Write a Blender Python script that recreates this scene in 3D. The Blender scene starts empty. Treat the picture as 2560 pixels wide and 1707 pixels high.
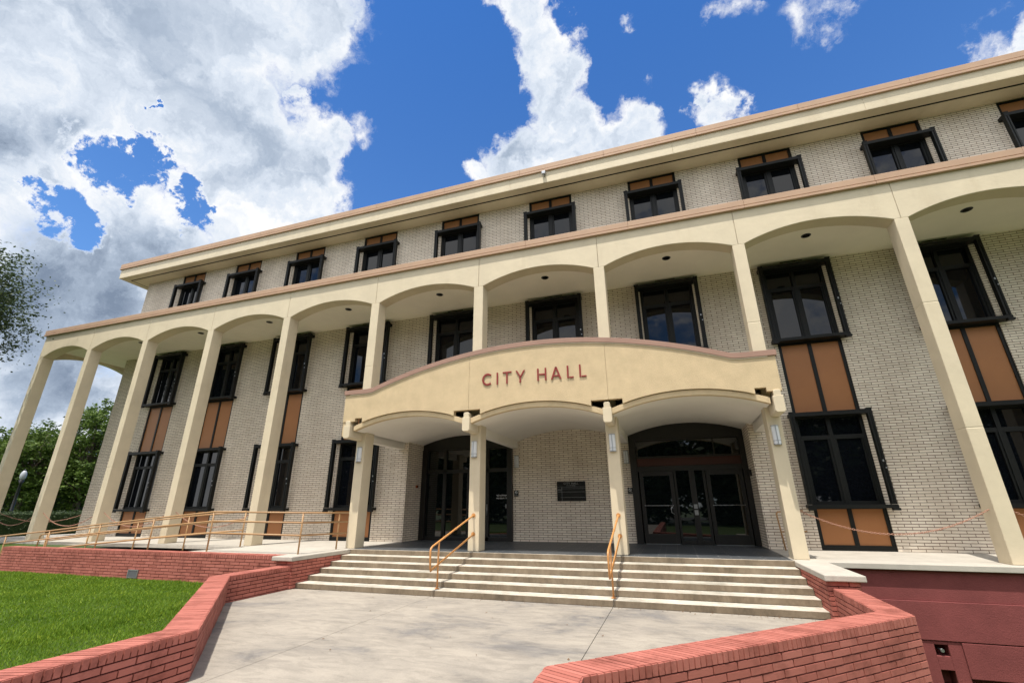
import bpy, bmesh, math, random
import numpy as np
from mathutils import Vector, Matrix
R = math.radians
random.seed(7)
scn = bpy.context.scene
col = scn.collection

# ------------------------------------------------------------------ camera
cam_d = bpy.data.cameras.new('camera'); cam = bpy.data.objects.new('camera', cam_d); col.objects.link(cam)
scn.camera = cam
PITCH, YAW, ROLL = .3478, .3224, -.0066
fwd = Vector((-math.sin(YAW)*math.cos(PITCH), math.cos(YAW)*math.cos(PITCH), math.sin(PITCH)))
rt = Vector((math.cos(YAW), math.sin(YAW), 0)); upv = rt.cross(fwd)
rt2 = rt*math.cos(ROLL)+upv*math.sin(ROLL); up2 = -rt*math.sin(ROLL)+upv*math.cos(ROLL)
CAM = Vector((26.8806, -11.5412, 1.0628))
cam.matrix_world = Matrix((( rt2.x, up2.x, -fwd.x, CAM.x), (rt2.y, up2.y, -fwd.y, CAM.y), (rt2.z, up2.z, -fwd.z, CAM.z), (0,0,0,1)))
cam_d.sensor_width = 36; cam_d.lens = 1134.38/2560*36
cam_d.clip_start = .05; cam_d.clip_end = 3000

# ------------------------------------------------------------------ light
SUNDIR = Vector((.2, 1, -3.2)).normalized()
sd = bpy.data.lights.new('sun', 'SUN'); so = bpy.data.objects.new('sun', sd); col.objects.link(so)
sd.energy = 3.7; sd.angle = R(.53); sd.color = (1, .95, .87)
so.rotation_euler = SUNDIR.to_track_quat('-Z', 'Y').to_euler()
so.location = (20, -30, 40)
scn.view_settings.view_transform = 'Standard'; scn.view_settings.look = 'None'
scn.view_settings.exposure = 0.60; scn.view_settings.gamma = 1

# ------------------------------------------------------------------ world
W = bpy.data.worlds.new('World'); scn.world = W; W.use_nodes = True
wn, wl = W.node_tree.nodes, W.node_tree.links
wn.clear()
def wnode(t, **k):
    n = wn.new(t)
    for a, b in k.items(): setattr(n, a, b)
    return n
def wmath(op, a, b=None, clamp=False):
    n = wnode('ShaderNodeMath', operation=op, use_clamp=clamp)
    for i, v in enumerate((a, b)):
        if v is None: continue
        if isinstance(v, (int, float)): n.inputs[i].default_value = v
        else: wl.new(v, n.inputs[i])
    return n.outputs[0]
sky = wnode('ShaderNodeTexSky', sky_type='NISHITA', sun_disc=False)
sky.sun_elevation = math.asin(-SUNDIR.z); sky.sun_rotation = R(191.3)
sky.air_density = 1.0; sky.dust_density = .3; sky.ozone_density = 3.5
tc = wnode('ShaderNodeTexCoord'); DIR0 = tc.outputs['Generated']
def warp_dir(src, scale, detail, amp, off):
    a = wnode('ShaderNodeVectorMath', operation='ADD'); wl.new(DIR0, a.inputs[0]); a.inputs[1].default_value = off
    n = wnode('ShaderNodeTexNoise'); wl.new(a.outputs[0], n.inputs['Vector']); n.inputs['Scale'].default_value = scale; n.inputs['Detail'].default_value = detail; n.inputs['Roughness'].default_value = .62
    s = wnode('ShaderNodeVectorMath', operation='SUBTRACT'); wl.new(n.outputs['Color'], s.inputs[0]); s.inputs[1].default_value = (.5, .5, .5)
    k = wnode('ShaderNodeVectorMath', operation='SCALE'); wl.new(s.outputs[0], k.inputs[0]); k.inputs['Scale'].default_value = amp
    r = wnode('ShaderNodeVectorMath', operation='ADD'); wl.new(src, r.inputs[0]); wl.new(k.outputs[0], r.inputs[1]); return r.outputs[0]
DIR = WARPED = warp_dir(DIR0, 5.5, 10, .26, (1, 2, 3))
def blob(v, r):
    d = wnode('ShaderNodeVectorMath', operation='DISTANCE'); wl.new(DIR, d.inputs[0]); d.inputs[1].default_value = v
    return wmath('SUBTRACT', 1, wmath('DIVIDE', d.outputs['Value'], r))
def blobs(lst):
    o = None
    for v, r in lst:
        b = blob(v, r); o = b if o is None else wmath('MAXIMUM', o, b)
    return o
def wnoise(scale, detail, rough, dist=0, off=(0,0,0)):
    m = wnode('ShaderNodeVectorMath', operation='ADD'); wl.new(DIR, m.inputs[0]); m.inputs[1].default_value = off
    n = wnode('ShaderNodeTexNoise'); wl.new(m.outputs[0], n.inputs['Vector'])
    n.inputs['Scale'].default_value = scale; n.inputs['Detail'].default_value = detail
    n.inputs['Roughness'].default_value = rough; n.inputs['Distortion'].default_value = dist
    return n.outputs['Fac']
def ramp(v, a, b, smooth=True):
    m = wnode('ShaderNodeMapRange', interpolation_type='SMOOTHSTEP' if smooth else 'LINEAR'); wl.new(v, m.inputs[0])
    m.inputs[1].default_value = a; m.inputs[2].default_value = b; return m.outputs[0]
#CLOUDDATA
CLOUDS = [((-0.7441, 0.2180, 0.6315), 0.1742), ((-0.6334, 0.3021, 0.7124), 0.2118), ((-0.5064, 0.3875, 0.7703), 0.1349), ((-0.4597, 0.4257, 0.7794), 0.0656), ((-0.7704, 0.2929, 0.5664), 0.1711), ((-0.6617, 0.3863, 0.6426), 0.1421), ((-0.6312, 0.4706, 0.6165), 0.1259), ((-0.5578, 0.5251, 0.6427), 0.0865), ((-0.5396, 0.4830, 0.6896), 0.0375), ((-0.8450, 0.2907, 0.4488), 0.0420), ((-0.7909, 0.4200, 0.4450), 0.1053), ((-0.6959, 0.4732, 0.5402), 0.0990), ((-0.6072, 0.5490, 0.5744), 0.1112), ((-0.8883, 0.3572, 0.2885), 0.1551), ((-0.8211, 0.4409, 0.3624), 0.1644), ((-0.8949, 0.4205, 0.1493), 0.1368), ((-0.6856, 0.5559, 0.4700), 0.1232), ((-0.8842, 0.1620, 0.4381), 0.2048), ((-0.9470, 0.2566, 0.1934), 0.2030), ((-0.1418, 0.5447, 0.8265), 0.0542), ((-0.1352, 0.5911, 0.7952), 0.0544), ((-0.1275, 0.6386, 0.7589), 0.0536), ((-0.1305, 0.6807, 0.7208), 0.0718), ((-0.2074, 0.6957, 0.6877), 0.0657), ((-0.1233, 0.7197, 0.6833), 0.0943), ((-0.3012, 0.6945, 0.6534), 0.0492), ((-0.2263, 0.7244, 0.6512), 0.0894), ((0.0048, 0.7237, 0.6901), 0.0709), ((0.0397, 0.7076, 0.7055), 0.0472), ((-0.0422, 0.7483, 0.6620), 0.0917), ((0.1572, 0.7318, 0.6631), 0.0449), ((0.1325, 0.7254, 0.6755), 0.0224), ((0.4968, 0.6398, 0.5864), 0.0405), ((0.5142, 0.6296, 0.5824), 0.0524), ((0.4832, 0.6530, 0.5832), 0.0290), ((0.5353, 0.6154, 0.5786), 0.0604)]
HOLES = [((-0.7695, 0.3647, 0.5243), 0.0548), ((-0.7461, 0.3763, 0.5493), 0.0355), ((-0.8355, 0.3377, 0.4335), 0.0483), ((-0.8395, 0.3155, 0.4424), 0.0264), ((-0.8345, 0.3659, 0.4120), 0.0312), ((-0.7460, 0.4507, 0.4902), 0.0418), ((-0.7330, 0.4419, 0.5171), 0.0288), ((-0.7168, 0.3369, 0.6105), 0.0126)]
WISPS = [((0.1834, 0.6113, 0.7699), 0.0299), ((0.2800, 0.6254, 0.7284), 0.0450), ((0.3236, 0.6221, 0.7130), 0.0342), ((0.4675, 0.6261, 0.6240), 0.0318), ((0.4493, 0.6434, 0.6198), 0.0192), ((0.4917, 0.6086, 0.6228), 0.0216), ((0.0101, 0.6009, 0.7992), 0.0211), ((0.0058, 0.6266, 0.7794), 0.0216), ((0.0399, 0.6543, 0.7552), 0.0192), ((0.3151, 0.6568, 0.6851), 0.0178), ((-0.5299, 0.4684, 0.7070), 0.0221), ((-0.4842, 0.5659, 0.6673), 0.0326)]
DARKS = [((-0.8654, 0.3766, 0.3305), 0.1004), ((-0.8699, 0.3249, 0.3712), 0.0568), ((-0.8181, 0.4355, 0.3755), 0.0967), ((-0.8814, 0.4257, 0.2047), 0.0899), ((-0.8534, 0.4583, 0.2482), 0.0742), ((-0.8453, 0.2249, 0.4847), 0.0646), ((-0.7543, 0.4852, 0.4423), 0.0739), ((-0.9154, 0.3002, 0.2681), 0.1332), ((-0.8148, 0.2671, 0.5146), 0.0377)]
n1 = wnoise(9.0, 12, .66, .1)
n2 = wnoise(2.2, 6, .6, .4, (3, 1, 2))
body = blobs(CLOUDS)
DIR = warp_dir(DIR0, 9, 10, .20, (2, 6, 3)); hole = blobs(HOLES); DIR = WARPED
f = wmath('ADD', wmath('MULTIPLY', body, 1.5), wmath('MULTIPLY', wmath('SUBTRACT', n1, .5), 1.7))
f = wmath('SUBTRACT', f, wmath('MULTIPLY', wmath('MAXIMUM', wmath('ADD', hole, wmath('MULTIPLY', wmath('SUBTRACT', n1, .5), -1.3)), 0), 2.6))
front = ramp(f, -.05, .55)
# the rest of the sky: unseen cumulus behind the camera, thickened for facade fill
sepd = wnode('ShaderNodeSeparateXYZ'); wl.new(DIR, sepd.inputs[0])
far = ramp(wmath('MULTIPLY', sepd.outputs[1], -1), -.15, .1)
gen = wmath('MULTIPLY', ramp(wmath('ADD', wmath('MULTIPLY', n1, .35), wmath('MULTIPLY', n2, .65)), .38, .50), far)
mask = wmath('MAXIMUM', front, gen)
wisp = wmath('MULTIPLY', ramp(wmath('ADD', wmath('MULTIPLY', blobs(WISPS), .9), wmath('MULTIPLY', wmath('SUBTRACT', wnoise(9, 12, .72, .6, (5, 0, 1)), .5), 2.0)), -.05, .95), .9)
mask = wmath('MAXIMUM', mask, wisp)
WD = DIR; DIR = warp_dir(DIR0, 2.5, 5, .22, (7, 2, 5))
dk = None
for v, r in DARKS:
    b = ramp(blob(v, r*1.25), 0, 1); dk = b if dk is None else wmath('ADD', dk, b)
DIR = WD
dark = ramp(wmath('ADD', wmath('MULTIPLY', dk, .8), wmath('MULTIPLY', wmath('SUBTRACT', wnoise(4.5, 9, .6, .3, (1, 7, 2)), .5), 1.5)), -.1, 1.15)
edge = ramp(f, .12, .95, False)
soft = ramp(wnoise(3.4, 9, .6, .4, (4, 4, 0)), .34, .62)
dd = wmath('ADD', wmath('MULTIPLY', wmath('MULTIPLY', edge, soft), .52), wmath('MULTIPLY', dark, wmath('ADD', .28, wmath('MULTIPLY', edge, .36))))
fine = wmath('MULTIPLY', wmath('SUBTRACT', wnoise(5.5, 10, .62, .5, (2, 2, 9)), .5), -1.1)
dd = wmath('ADD', dd, fine, True)
cc = wnode('ShaderNodeValToRGB'); wl.new(dd, cc.inputs[0])
cr = cc.color_ramp; cr.elements[0].position = 0; cr.elements[0].color = (1.0, 1.0, 1.0, 1)
cr.elements[1].position = 1; cr.elements[1].color = (.21, .27, .37, 1)
e = cr.elements.new(.3); e.color = (.70, .77, .87, 1)
e = cr.elements.new(.62); e.color = (.42, .50, .62, 1)
bgs = wnode('ShaderNodeBackground')
tint = wnode('ShaderNodeMix', data_type='RGBA', blend_type='MULTIPLY'); tint.inputs[0].default_value = 1
wl.new(sky.outputs[0], tint.inputs[6])
sz = wnode('ShaderNodeSeparateXYZ'); wl.new(DIR0, sz.inputs[0])
tr_ = wnode('ShaderNodeValToRGB'); wl.new(sz.outputs[2], tr_.inputs[0]); tr_.color_ramp.elements[0].position = .35; tr_.color_ramp.elements[0].color = (.62, .88, 1.12, 1)
tr_.color_ramp.elements[1].position = .88; tr_.color_ramp.elements[1].color = (.30, .66, 1.06, 1); wl.new(tr_.outputs[0], tint.inputs[7])
wl.new(tint.outputs[2], bgs.inputs[0]); bgs.inputs[1].default_value = .115
bgc = wnode('ShaderNodeBackground'); wl.new(cc.outputs[0], bgc.inputs[0]); wl.new(wmath('ADD', .70, wmath('MULTIPLY', far, .5)), bgc.inputs[1])  # clouds behind the camera get extra strength, added to fill the facade
mx = wnode('ShaderNodeMixShader'); wl.new(mask, mx.inputs[0]); wl.new(bgs.outputs[0], mx.inputs[1]); wl.new(bgc.outputs[0], mx.inputs[2])
wo = wnode('ShaderNodeOutputWorld'); wl.new(mx.outputs[0], wo.inputs[0])

# ------------------------------------------------------------------ helpers
S = 3.66; ZK = .9841
def wx(x):
    c = min(max(x, -1), 44); t = (c-24)/10
    y = c-.1486*t*t-.1289*t**3
    if c != x: y += (x-c)*(1-(.2972*t+.3867*t*t)/10)
    return y
def dwx(x): return (wx(x+.05)-wx(x-.05))/.1

class MB:
    def __init__(s): s.v = []; s.f = []; s.m = []; s.uv = []; s.sm = []
    def face(s, idx, m=0, uv=None, sm=False):
        s.f.append(tuple(idx)); s.m.append(m); s.sm.append(sm)
        if uv is None:
            P = [Vector(s.v[i]) for i in idx]
            n = Vector((0, 0, 0))
            for a in range(len(P)):
                p, q = P[a], P[(a+1) % len(P)]
                n += Vector(((p.y-q.y)*(p.z+q.z), (p.z-q.z)*(p.x+q.x), (p.x-q.x)*(p.y+q.y)))
            if n.length: n.normalize()
            if abs(n.z) > .7: uv = [(p.x, p.y) for p in P]
            else:
                t = Vector((-n.y, n.x, 0)).normalized(); uv = [(p.dot(t), p.z) for p in P]
        s.uv.append(uv)
    def box(s, x0, x1, y0, y1, z0, z1, m=0):
        b = len(s.v)
        s.v += [(x0,y0,z0),(x1,y0,z0),(x1,y1,z0),(x0,y1,z0),(x0,y0,z1),(x1,y0,z1),(x1,y1,z1),(x0,y1,z1)]
        for q in ((0,3,2,1),(4,5,6,7),(0,1,5,4),(1,2,6,5),(2,3,7,6),(3,0,4,7)): s.face([b+i for i in q], m)
    def prism_y(s, poly, y0, y1, m=0, caps=True, m2=None):      # poly: (x,z) outline, anticlockwise seen from -y
        n = len(poly); b = len(s.v)
        s.v += [(x, y0, z) for x, z in poly]+[(x, y1, z) for x, z in poly]
        if caps:
            s.face([b+i for i in range(n)], m); s.face([b+n+i for i in reversed(range(n))], m)
        for i in range(n):
            j = (i+1) % n; s.face([b+j, b+i, b+n+i, b+n+j], m if m2 is None else m2)
    def prism_x(s, poly, x0, x1, m=0):                          # poly: (y,z)
        n = len(poly); b = len(s.v)
        s.v += [(x0, y, z) for y, z in poly]+[(x1, y, z) for y, z in poly]
        s.face([b+i for i in reversed(range(n))], m); s.face([b+n+i for i in range(n)], m)
        for i in range(n):
            j = (i+1) % n; s.face([b+i, b+j, b+n+j, b+n+i], m)
    def prism_z(s, poly, z0, z1, m=0):                          # poly: (x,y) anticlockwise from above
        n = len(poly); b = len(s.v)
        s.v += [(x, y, z0) for x, y in poly]+[(x, y, z1) for x, y in poly]
        s.face([b+i for i in reversed(range(n))], m); s.face([b+n+i for i in range(n)], m)
        for i in range(n):
            j = (i+1) % n; s.face([b+i, b+j, b+n+j, b+n+i], m)
    def quadstrip(s, A, B, m=0, sm=True):
        b = len(s.v); n = len(A); s.v += list(A)+list(B)
        for i in range(n-1): s.face([b+i, b+i+1, b+n+i+1, b+n+i], m, sm=sm)
    def tube(s, pts, r, n=10, m=0, cap=True, rad=None):
        P = [Vector(p) for p in pts]; b0 = len(s.v); prev = None
        for i, p in enumerate(P):
            d = ((P[i]-P[i-1]).normalized() if i else Vector((0,0,0)))+((P[i+1]-P[i]).normalized() if i < len(P)-1 else Vector((0,0,0)))
            d.normalize()
            if prev is None:
                a = Vector((0,0,1)) if abs(d.z) < .9 else Vector((1,0,0)); u = d.cross(a).normalized()
            else: u = (prev-d*prev.dot(d)).normalized()
            prev = u; w = d.cross(u); rr = rad[i] if rad else r
            k = 1
            if 0 < i < len(P)-1:
                c = (P[i]-P[i-1]).normalized().dot(d); k = 1/max(c, .6)
                side = (P[i+1]-P[i]).normalized()-(P[i]-P[i-1]).normalized()
                side = side.normalized() if side.length > 1e-4 else None
            for j in range(n):
                t = 2*math.pi*j/n; o = u*math.cos(t)*rr+w*math.sin(t)*rr
                if 0 < i < len(P)-1 and side is not None: o += side*(o.dot(side))*(k-1)
                s.v.append(tuple(p+o))
        for i in range(len(P)-1):
            for j in range(n):
                a = b0+i*n+j; c = b0+i*n+(j+1) % n; s.face([a, c, c+n, a+n], m, sm=True)
        if cap:
            s.face([b0+j for j in reversed(range(n))], m); e = b0+(len(P)-1)*n; s.face([e+j for j in range(n)], m)
    def build(s, name, mats, parent=None, origin=(0,0,0), warp=True, bevel=0, local=False):
        if not isinstance(mats, (list, tuple)): mats = [mats]
        me = bpy.data.meshes.new(name)
        O = Vector(origin)
        if warp: V = [(wx(x)-O.x, y-O.y, z*ZK-O.z) for x, y, z in s.v]
        elif local: V = [(x, y, z*ZK) for x, y, z in s.v]
        else: V = [(x-O.x, y-O.y, z-O.z) for x, y, z in s.v]
        me.from_pydata(V, [], s.f)
        for m_ in mats: me.materials.append(m_)
        me.polygons.foreach_set('material_index', s.m)
        me.polygons.foreach_set('use_smooth', s.sm)
        uvl = me.uv_layers.new(name='UVMap'); flat = [c for u in s.uv for p in u for c in p]
        uvl.data.foreach_set('uv', flat)
        me.update()
        o = bpy.data.objects.new(name, me); col.objects.link(o); o.location = O
        if bevel:
            bv = o.modifiers.new('bevel', 'BEVEL'); bv.width = bevel; bv.segments = 2; bv.limit_method = 'ANGLE'; bv.angle_limit = R(40)
        if parent: setparent(o, parent)
        return o
def setparent(o, p):
    o.parent = p; L = Vector((0,0,0)); q = p
    while q is not None: L += q.location; q = q.parent
    o.location = o.location-L
def tag(o, label=None, cat=None, group=None, kind=None):
    if label: o['label'] = label
    if cat: o['category'] = cat
    if group: o['group'] = group
    if kind: o['kind'] = kind
    return o
def thing(name, label, cat, loc, group=None):
    o = bpy.data.objects.new(name, None); col.objects.link(o); o.location = loc; o.empty_display_size = .2
    return tag(o, label, cat, group)
def copy_tree(o, parent=None):
    c = o.copy(); col.objects.link(c)
    if parent: c.parent = parent
    for ch in list(o.children): copy_tree(ch, c)
    return c
def arc(x0, x1, zs, zc, n=18):
    c = (x1-x0)/2; h = zc-zs; r = (c*c+h*h)/(2*h); xm = (x0+x1)/2; out = []
    for i in range(n+1):
        x = x0+(x1-x0)*i/n; out.append((x, zc-r+math.sqrt(max(r*r-(x-xm)**2, 0))))
    return out

# ------------------------------------------------------------------ materials
def mat(name, base, rough=.8, spec=.3, metal=0.0):
    m = bpy.data.materials.new(name); m.use_nodes = True; nt = m.node_tree
    b = nt.nodes['Principled BSDF']; b.inputs['Base Color'].default_value = (*base, 1)
    b.inputs['Roughness'].default_value = rough; b.inputs['Metallic'].default_value = metal
    b.inputs['Specular IOR Level'].default_value = spec
    return m, nt, b
def nod(nt, t, **k):
    n = nt.nodes.new(t)
    for a, v in k.items(): setattr(n, a, v)
    return n
def noise(nt, scale, detail=5, rough=.6, coord='Object', sc=(1,1,1), dist=0):
    t = nod(nt, 'ShaderNodeTexCoord'); mp = nod(nt, 'ShaderNodeMapping'); mp.inputs['Scale'].default_value = sc
    nt.links.new(t.outputs[coord], mp.inputs[0])
    n = nod(nt, 'ShaderNodeTexNoise'); nt.links.new(mp.outputs[0], n.inputs['Vector'])
    n.inputs['Scale'].default_value = scale; n.inputs['Detail'].default_value = detail; n.inputs['Roughness'].default_value = rough
    n.inputs['Distortion'].default_value = dist
    return n.outputs['Fac']
def cramp(nt, fac, stops):
    r = nod(nt, 'ShaderNodeValToRGB'); nt.links.new(fac, r.inputs[0]); cr = r.color_ramp
    while len(cr.elements) < len(stops): cr.elements.new(.5)
    for e, (p, c) in zip(cr.elements, stops): e.position = p; e.color = (*c, 1)
    return r.outputs[0]
def mixc(nt, fac, a, b, mode='MIX'):
    m = nod(nt, 'ShaderNodeMix', data_type='RGBA', blend_type=mode)
    for i, v in ((0, fac), (6, a), (7, b)):
        if isinstance(v, tuple): m.inputs[i].default_value = (*v, 1)
        elif isinstance(v, (int, float)): m.inputs[i].default_value = v
        else: nt.links.new(v, m.inputs[i])
    return m.outputs[2]
def bump(nt, b, h, strength=.3, dist=.01):
    n = nod(nt, 'ShaderNodeBump'); n.inputs['Strength'].default_value = strength; n.inputs['Distance'].default_value = dist
    nt.links.new(h, n.inputs['Height']); nt.links.new(n.outputs[0], b.inputs['Normal'])
def mul(c, k): return tuple(min(1, x*k) for x in c)
def painted(name, base, var=.12, rough=.75, bscale=40, bstr=.25, bdist=.006, vscale=1.3, stain=None):
    m, nt, b = mat(name, base, rough)
    c = cramp(nt, noise(nt, vscale, 8, .65), [(.3, mul(base, 1-var)), (.7, mul(base, 1+var*.5))])
    if stain:
        s = noise(nt, 1.6, 8, .7, sc=(1, 1, .22))
        k = nod(nt, 'ShaderNodeMapRange'); nt.links.new(s, k.inputs[0]); k.inputs[1].default_value = .55; k.inputs[2].default_value = .8
        k.inputs[4].default_value = .65
        c = mixc(nt, k.outputs[0], c, stain)
    nt.links.new(c, b.inputs['Base Color'])
    bump(nt, b, noise(nt, bscale, 4, .6), bstr, bdist)
    return m
def bricks(name, c1, c2, mort, bw, rh, ms=.006, rough=.8, bdist=.008, var=1.0):
    m, nt, b = mat(name, c1, rough)
    t = nod(nt, 'ShaderNodeTexCoord')
    br = nod(nt, 'ShaderNodeTexBrick', offset=.5); nt.links.new(t.outputs['UV'], br.inputs['Vector'])
    br.inputs['Scale'].default_value = 1; br.inputs['Brick Width'].default_value = bw; br.inputs['Row Height'].default_value = rh
    br.inputs['Mortar Size'].default_value = ms; br.inputs['Mortar Smooth'].default_value = .15
    br.inputs['Color1'].default_value = (*c1, 1); br.inputs['Color2'].default_value = (*c2, 1); br.inputs['Mortar'].default_value = (*mort, 1)
    d = cramp(nt, noise(nt, 1.1, 8, .7, sc=(1, 1, .3)), [(.3, (.80, .78, .76)), (.62, (1, 1, 1))])
    nt.links.new(mixc(nt, 1.0, br.outputs['Color'], d, 'MULTIPLY'), b.inputs['Base Color'])
    inv = nod(nt, 'ShaderNodeMath', operation='SUBTRACT'); inv.inputs[0].default_value = 1; nt.links.new(br.outputs['Fac'], inv.inputs[1])
    bump(nt, b, inv.outputs[0], .8, bdist)
    return m
M = {}
CREAM = (.61, .52, .37)
M['cream'] = painted('cream_paint', CREAM, .10, .6, 9, .3, .014, stain=(.46, .37, .24))
M['stucco'] = painted('yellow_stucco', (.58, .45, .275), .12, .85, 55, .8, .012, 3)
M['ceiling'] = painted('ceiling_paint', (.82, .75, .63), .05, .7, 12, .1, .004)
M['vault'] = painted('vault_paint', (.80, .755, .68), .05, .7, 12, .15, .004)
M['terra'] = painted('terracotta_coping', (.43, .28, .185), .1, .6, 20, .1, .003, 2)
M['copper'] = painted('copper_cap', (.33, .20, .15), .1, .55, 20, .1, .003, 2)
M['brick'] = bricks('cream_brick', (.80, .715, .595), (.70, .615, .505), (.165, .11, .08), .3048, .0686, .0072)
M['orange'] = painted('orange_panel', (.34, .145, .055), .06, .45, 30, .03, .002, 2)
M['deck'] = painted('roof_gravel', (.22, .21, .19), .2, .95, 40, .5, .01)
M['frame'] = mat('black_frame', (.007, .0075, .0065), .5, .25)[0]
M['entry'] = mat('bronze_frame', (.010, .009, .007), .4, .4)[0]
M['brown'] = mat('brown_transom', (.05, .016, .011), .5, .3)[0]
M['concrete'] = painted('concrete', (.43, .395, .34), .14, .9, 30, .35, .006, 2.5, stain=(.25, .22, .19))
M['groove'] = mat('dark_groove', (.03, .025, .02), .9)[0]
M['handrail'] = mat('tan_rail_paint', (.50, .235, .075), .4, .5)[0]
M['olive'] = mat('tan_ramp_paint', (.36, .205, .085), .45, .5)[0]
M['white'] = mat('white_lettering', (.75, .75, .72), .6)[0]
M['grey'] = mat('grey_lettering', (.26, .26, .25), .5)[0]
M['letter'] = mat('red_lettering', (.24, .035, .03), .55, .3)[0]
M['metal'] = mat('grey_metal', (.35, .36, .37), .35, .5, .8)[0]
M['chain'] = mat('chain_metal', (.42, .22, .15), .5, .5, .3)[0]
M['redbox'] = mat('red_box', (.25, .06, .02), .5)[0]
M['black'] = mat('black_plate', (.006, .006, .006), .25, .5)[0]
m_, nt_, b_ = mat('lamp_glass', (.62, .64, .66), .35, .5); M['lampglass'] = m_
m_, nt_, b_ = mat('window_glass', (.004, .005, .007), .02, .5); b_.inputs['IOR'].default_value = 1.42; M['glass'] = m_
bump(nt_, b_, noise(nt_, 1.2, 2, .5), .05, .01)
m_, nt_, b_ = mat('door_glass', (.004, .006, .006), .015, .5); b_.inputs['IOR'].default_value = 1.6; M['dglass'] = m_
bump(nt_, b_, noise(nt_, 1.0, 2, .5), .03, .01)
def redbrick():
    m, nt, b = mat('red_painted_brick', (.42, .11, .085), .75)
    g = nod(nt, 'ShaderNodeNewGeometry')
    c = cramp(nt, g.outputs['Random Per Island'], [(0, (.345, .108, .080)), (.5, (.39, .128, .096)), (1, (.44, .150, .114))])
    c2 = cramp(nt, noise(nt, 3, 8, .7), [(.32, (.6, .55, .53)), (.52, (1, 1, 1))])
    nt.links.new(mixc(nt, 1.0, c, c2, 'MULTIPLY'), b.inputs['Base Color'])
    bump(nt, b, noise(nt, 60, 5, .7), .5, .004); return m
M['redbrick'] = redbrick()
M['mortar'] = mat('red_mortar', (.07, .013, .011), .9)[0]
M['maroon'] = painted('maroon_stucco', (.195, .052, .049), .18, .9, 45, .6, .008, 2.2)
def slate():
    m, nt, b = mat('slate_tiles', (.03, .035, .04), .45)
    t = nod(nt, 'ShaderNodeTexCoord')
    br = nod(nt, 'ShaderNodeTexBrick', offset=.4, squash=1.6, squash_frequency=2); nt.links.new(t.outputs['UV'], br.inputs['Vector'])
    for k, v in (('Scale', 1), ('Brick Width', .42), ('Row Height', .24), ('Mortar Size', .005)): br.inputs[k].default_value = v
    br.inputs['Color1'].default_value = (.035, .043, .052, 1); br.inputs['Color2'].default_value = (.06, .065, .07, 1); br.inputs['Mortar'].default_value = (.22, .21, .2, 1)
    nt.links.new(br.outputs['Color'], b.inputs['Base Color']); bump(nt, b, noise(nt, 12, 5, .6), .3, .006); return m
M['slate'] = slate()
def stepmat():
    m, nt, b = mat('step_concrete', (.55, .5, .42), .9)
    n = noise(nt, 1.1, 9, .72, sc=(1, 1, 3)); n2 = noise(nt, 6, 8, .7, sc=(1, 1, .4))
    a = cramp(nt, n2, [(.3, (.44, .38, .30)), (.62, (.56, .51, .44))])
    c = cramp(nt, n, [(.36, (.46, .49, .47)), (.58, (1, 1, 1))])
    nt.links.new(mixc(nt, .8, a, c, 'MULTIPLY'), b.inputs['Base Color']); bump(nt, b, noise(nt, 35, 6, .7), .5, .008); return m
M['step'] = stepmat()
def risermat():  # mottled brown for the riser faces, darker than the treads
    m, nt, b = mat('brown_riser', (.4, .32, .22), .9)
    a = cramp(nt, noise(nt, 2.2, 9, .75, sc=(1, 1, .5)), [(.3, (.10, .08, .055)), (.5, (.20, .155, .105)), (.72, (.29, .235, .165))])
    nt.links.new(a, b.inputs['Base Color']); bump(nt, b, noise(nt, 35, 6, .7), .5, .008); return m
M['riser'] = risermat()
def pavemat():
    m, nt, b = mat('walk_concrete', (.55, .5, .45), .92)
    n = noise(nt, .55, 10, .68, sc=(1, 1.6, 1), dist=.4); n2 = noise(nt, 45, 6, .75); n3 = noise(nt, 2.6, 9, .72, sc=(.8, 2.2, 1), dist=.8)
    a = cramp(nt, n, [(.36, (.20, .185, .17)), (.47, (.31, .275, .23)), (.64, (.385, .34, .28))])
    d = cramp(nt, n3, [(.38, (.5, .5, .51)), (.54, (1, 1, 1))])
    g = cramp(nt, n2, [(.3, (.78, .78, .78)), (.7, (1.0, 1.0, 1.0))])
    x = mixc(nt, .4, a, d, 'MULTIPLY'); nt.links.new(mixc(nt, .8, x, g, 'MULTIPLY'), b.inputs['Base Color'])
    bump(nt, b, n2, .55, .006); return m
M['pave'] = pavemat()
def grassmat(name, a, c, blades=False):
    m, nt, b = mat(name, a, .6, .25)
    k = cramp(nt, noise(nt, 1.1, 6, .65), [(.3, a), (.7, c)])
    if blades:
        g = nod(nt, 'ShaderNodeNewGeometry')
        v = cramp(nt, g.outputs['Random Per Island'], [(0, (.6, .7, .5)), (.6, (1, 1, 1)), (.88, (1.15, 1.1, .9)), (1, (2.6, 1.9, 2.4))])
        k = mixc(nt, 1.0, k, v, 'MULTIPLY')
        tr = nod(nt, 'ShaderNodeBsdfTranslucent'); nt.links.new(k, tr.inputs[0]); ms = nod(nt, 'ShaderNodeMixShader'); ms.inputs[0].default_value = .35
        o = nt.nodes['Material Output']; nt.links.new(b.outputs[0], ms.inputs[1]); nt.links.new(tr.outputs[0], ms.inputs[2]); nt.links.new(ms.outputs[0], o.inputs[0])
    nt.links.new(k, b.inputs['Base Color']); return m
M['soil'] = grassmat('lawn_soil', (.035, .06, .008), (.06, .10, .014))
M['blade'] = grassmat('grass_blades', (.105, .20, .012), (.18, .285, .024), True)
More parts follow.
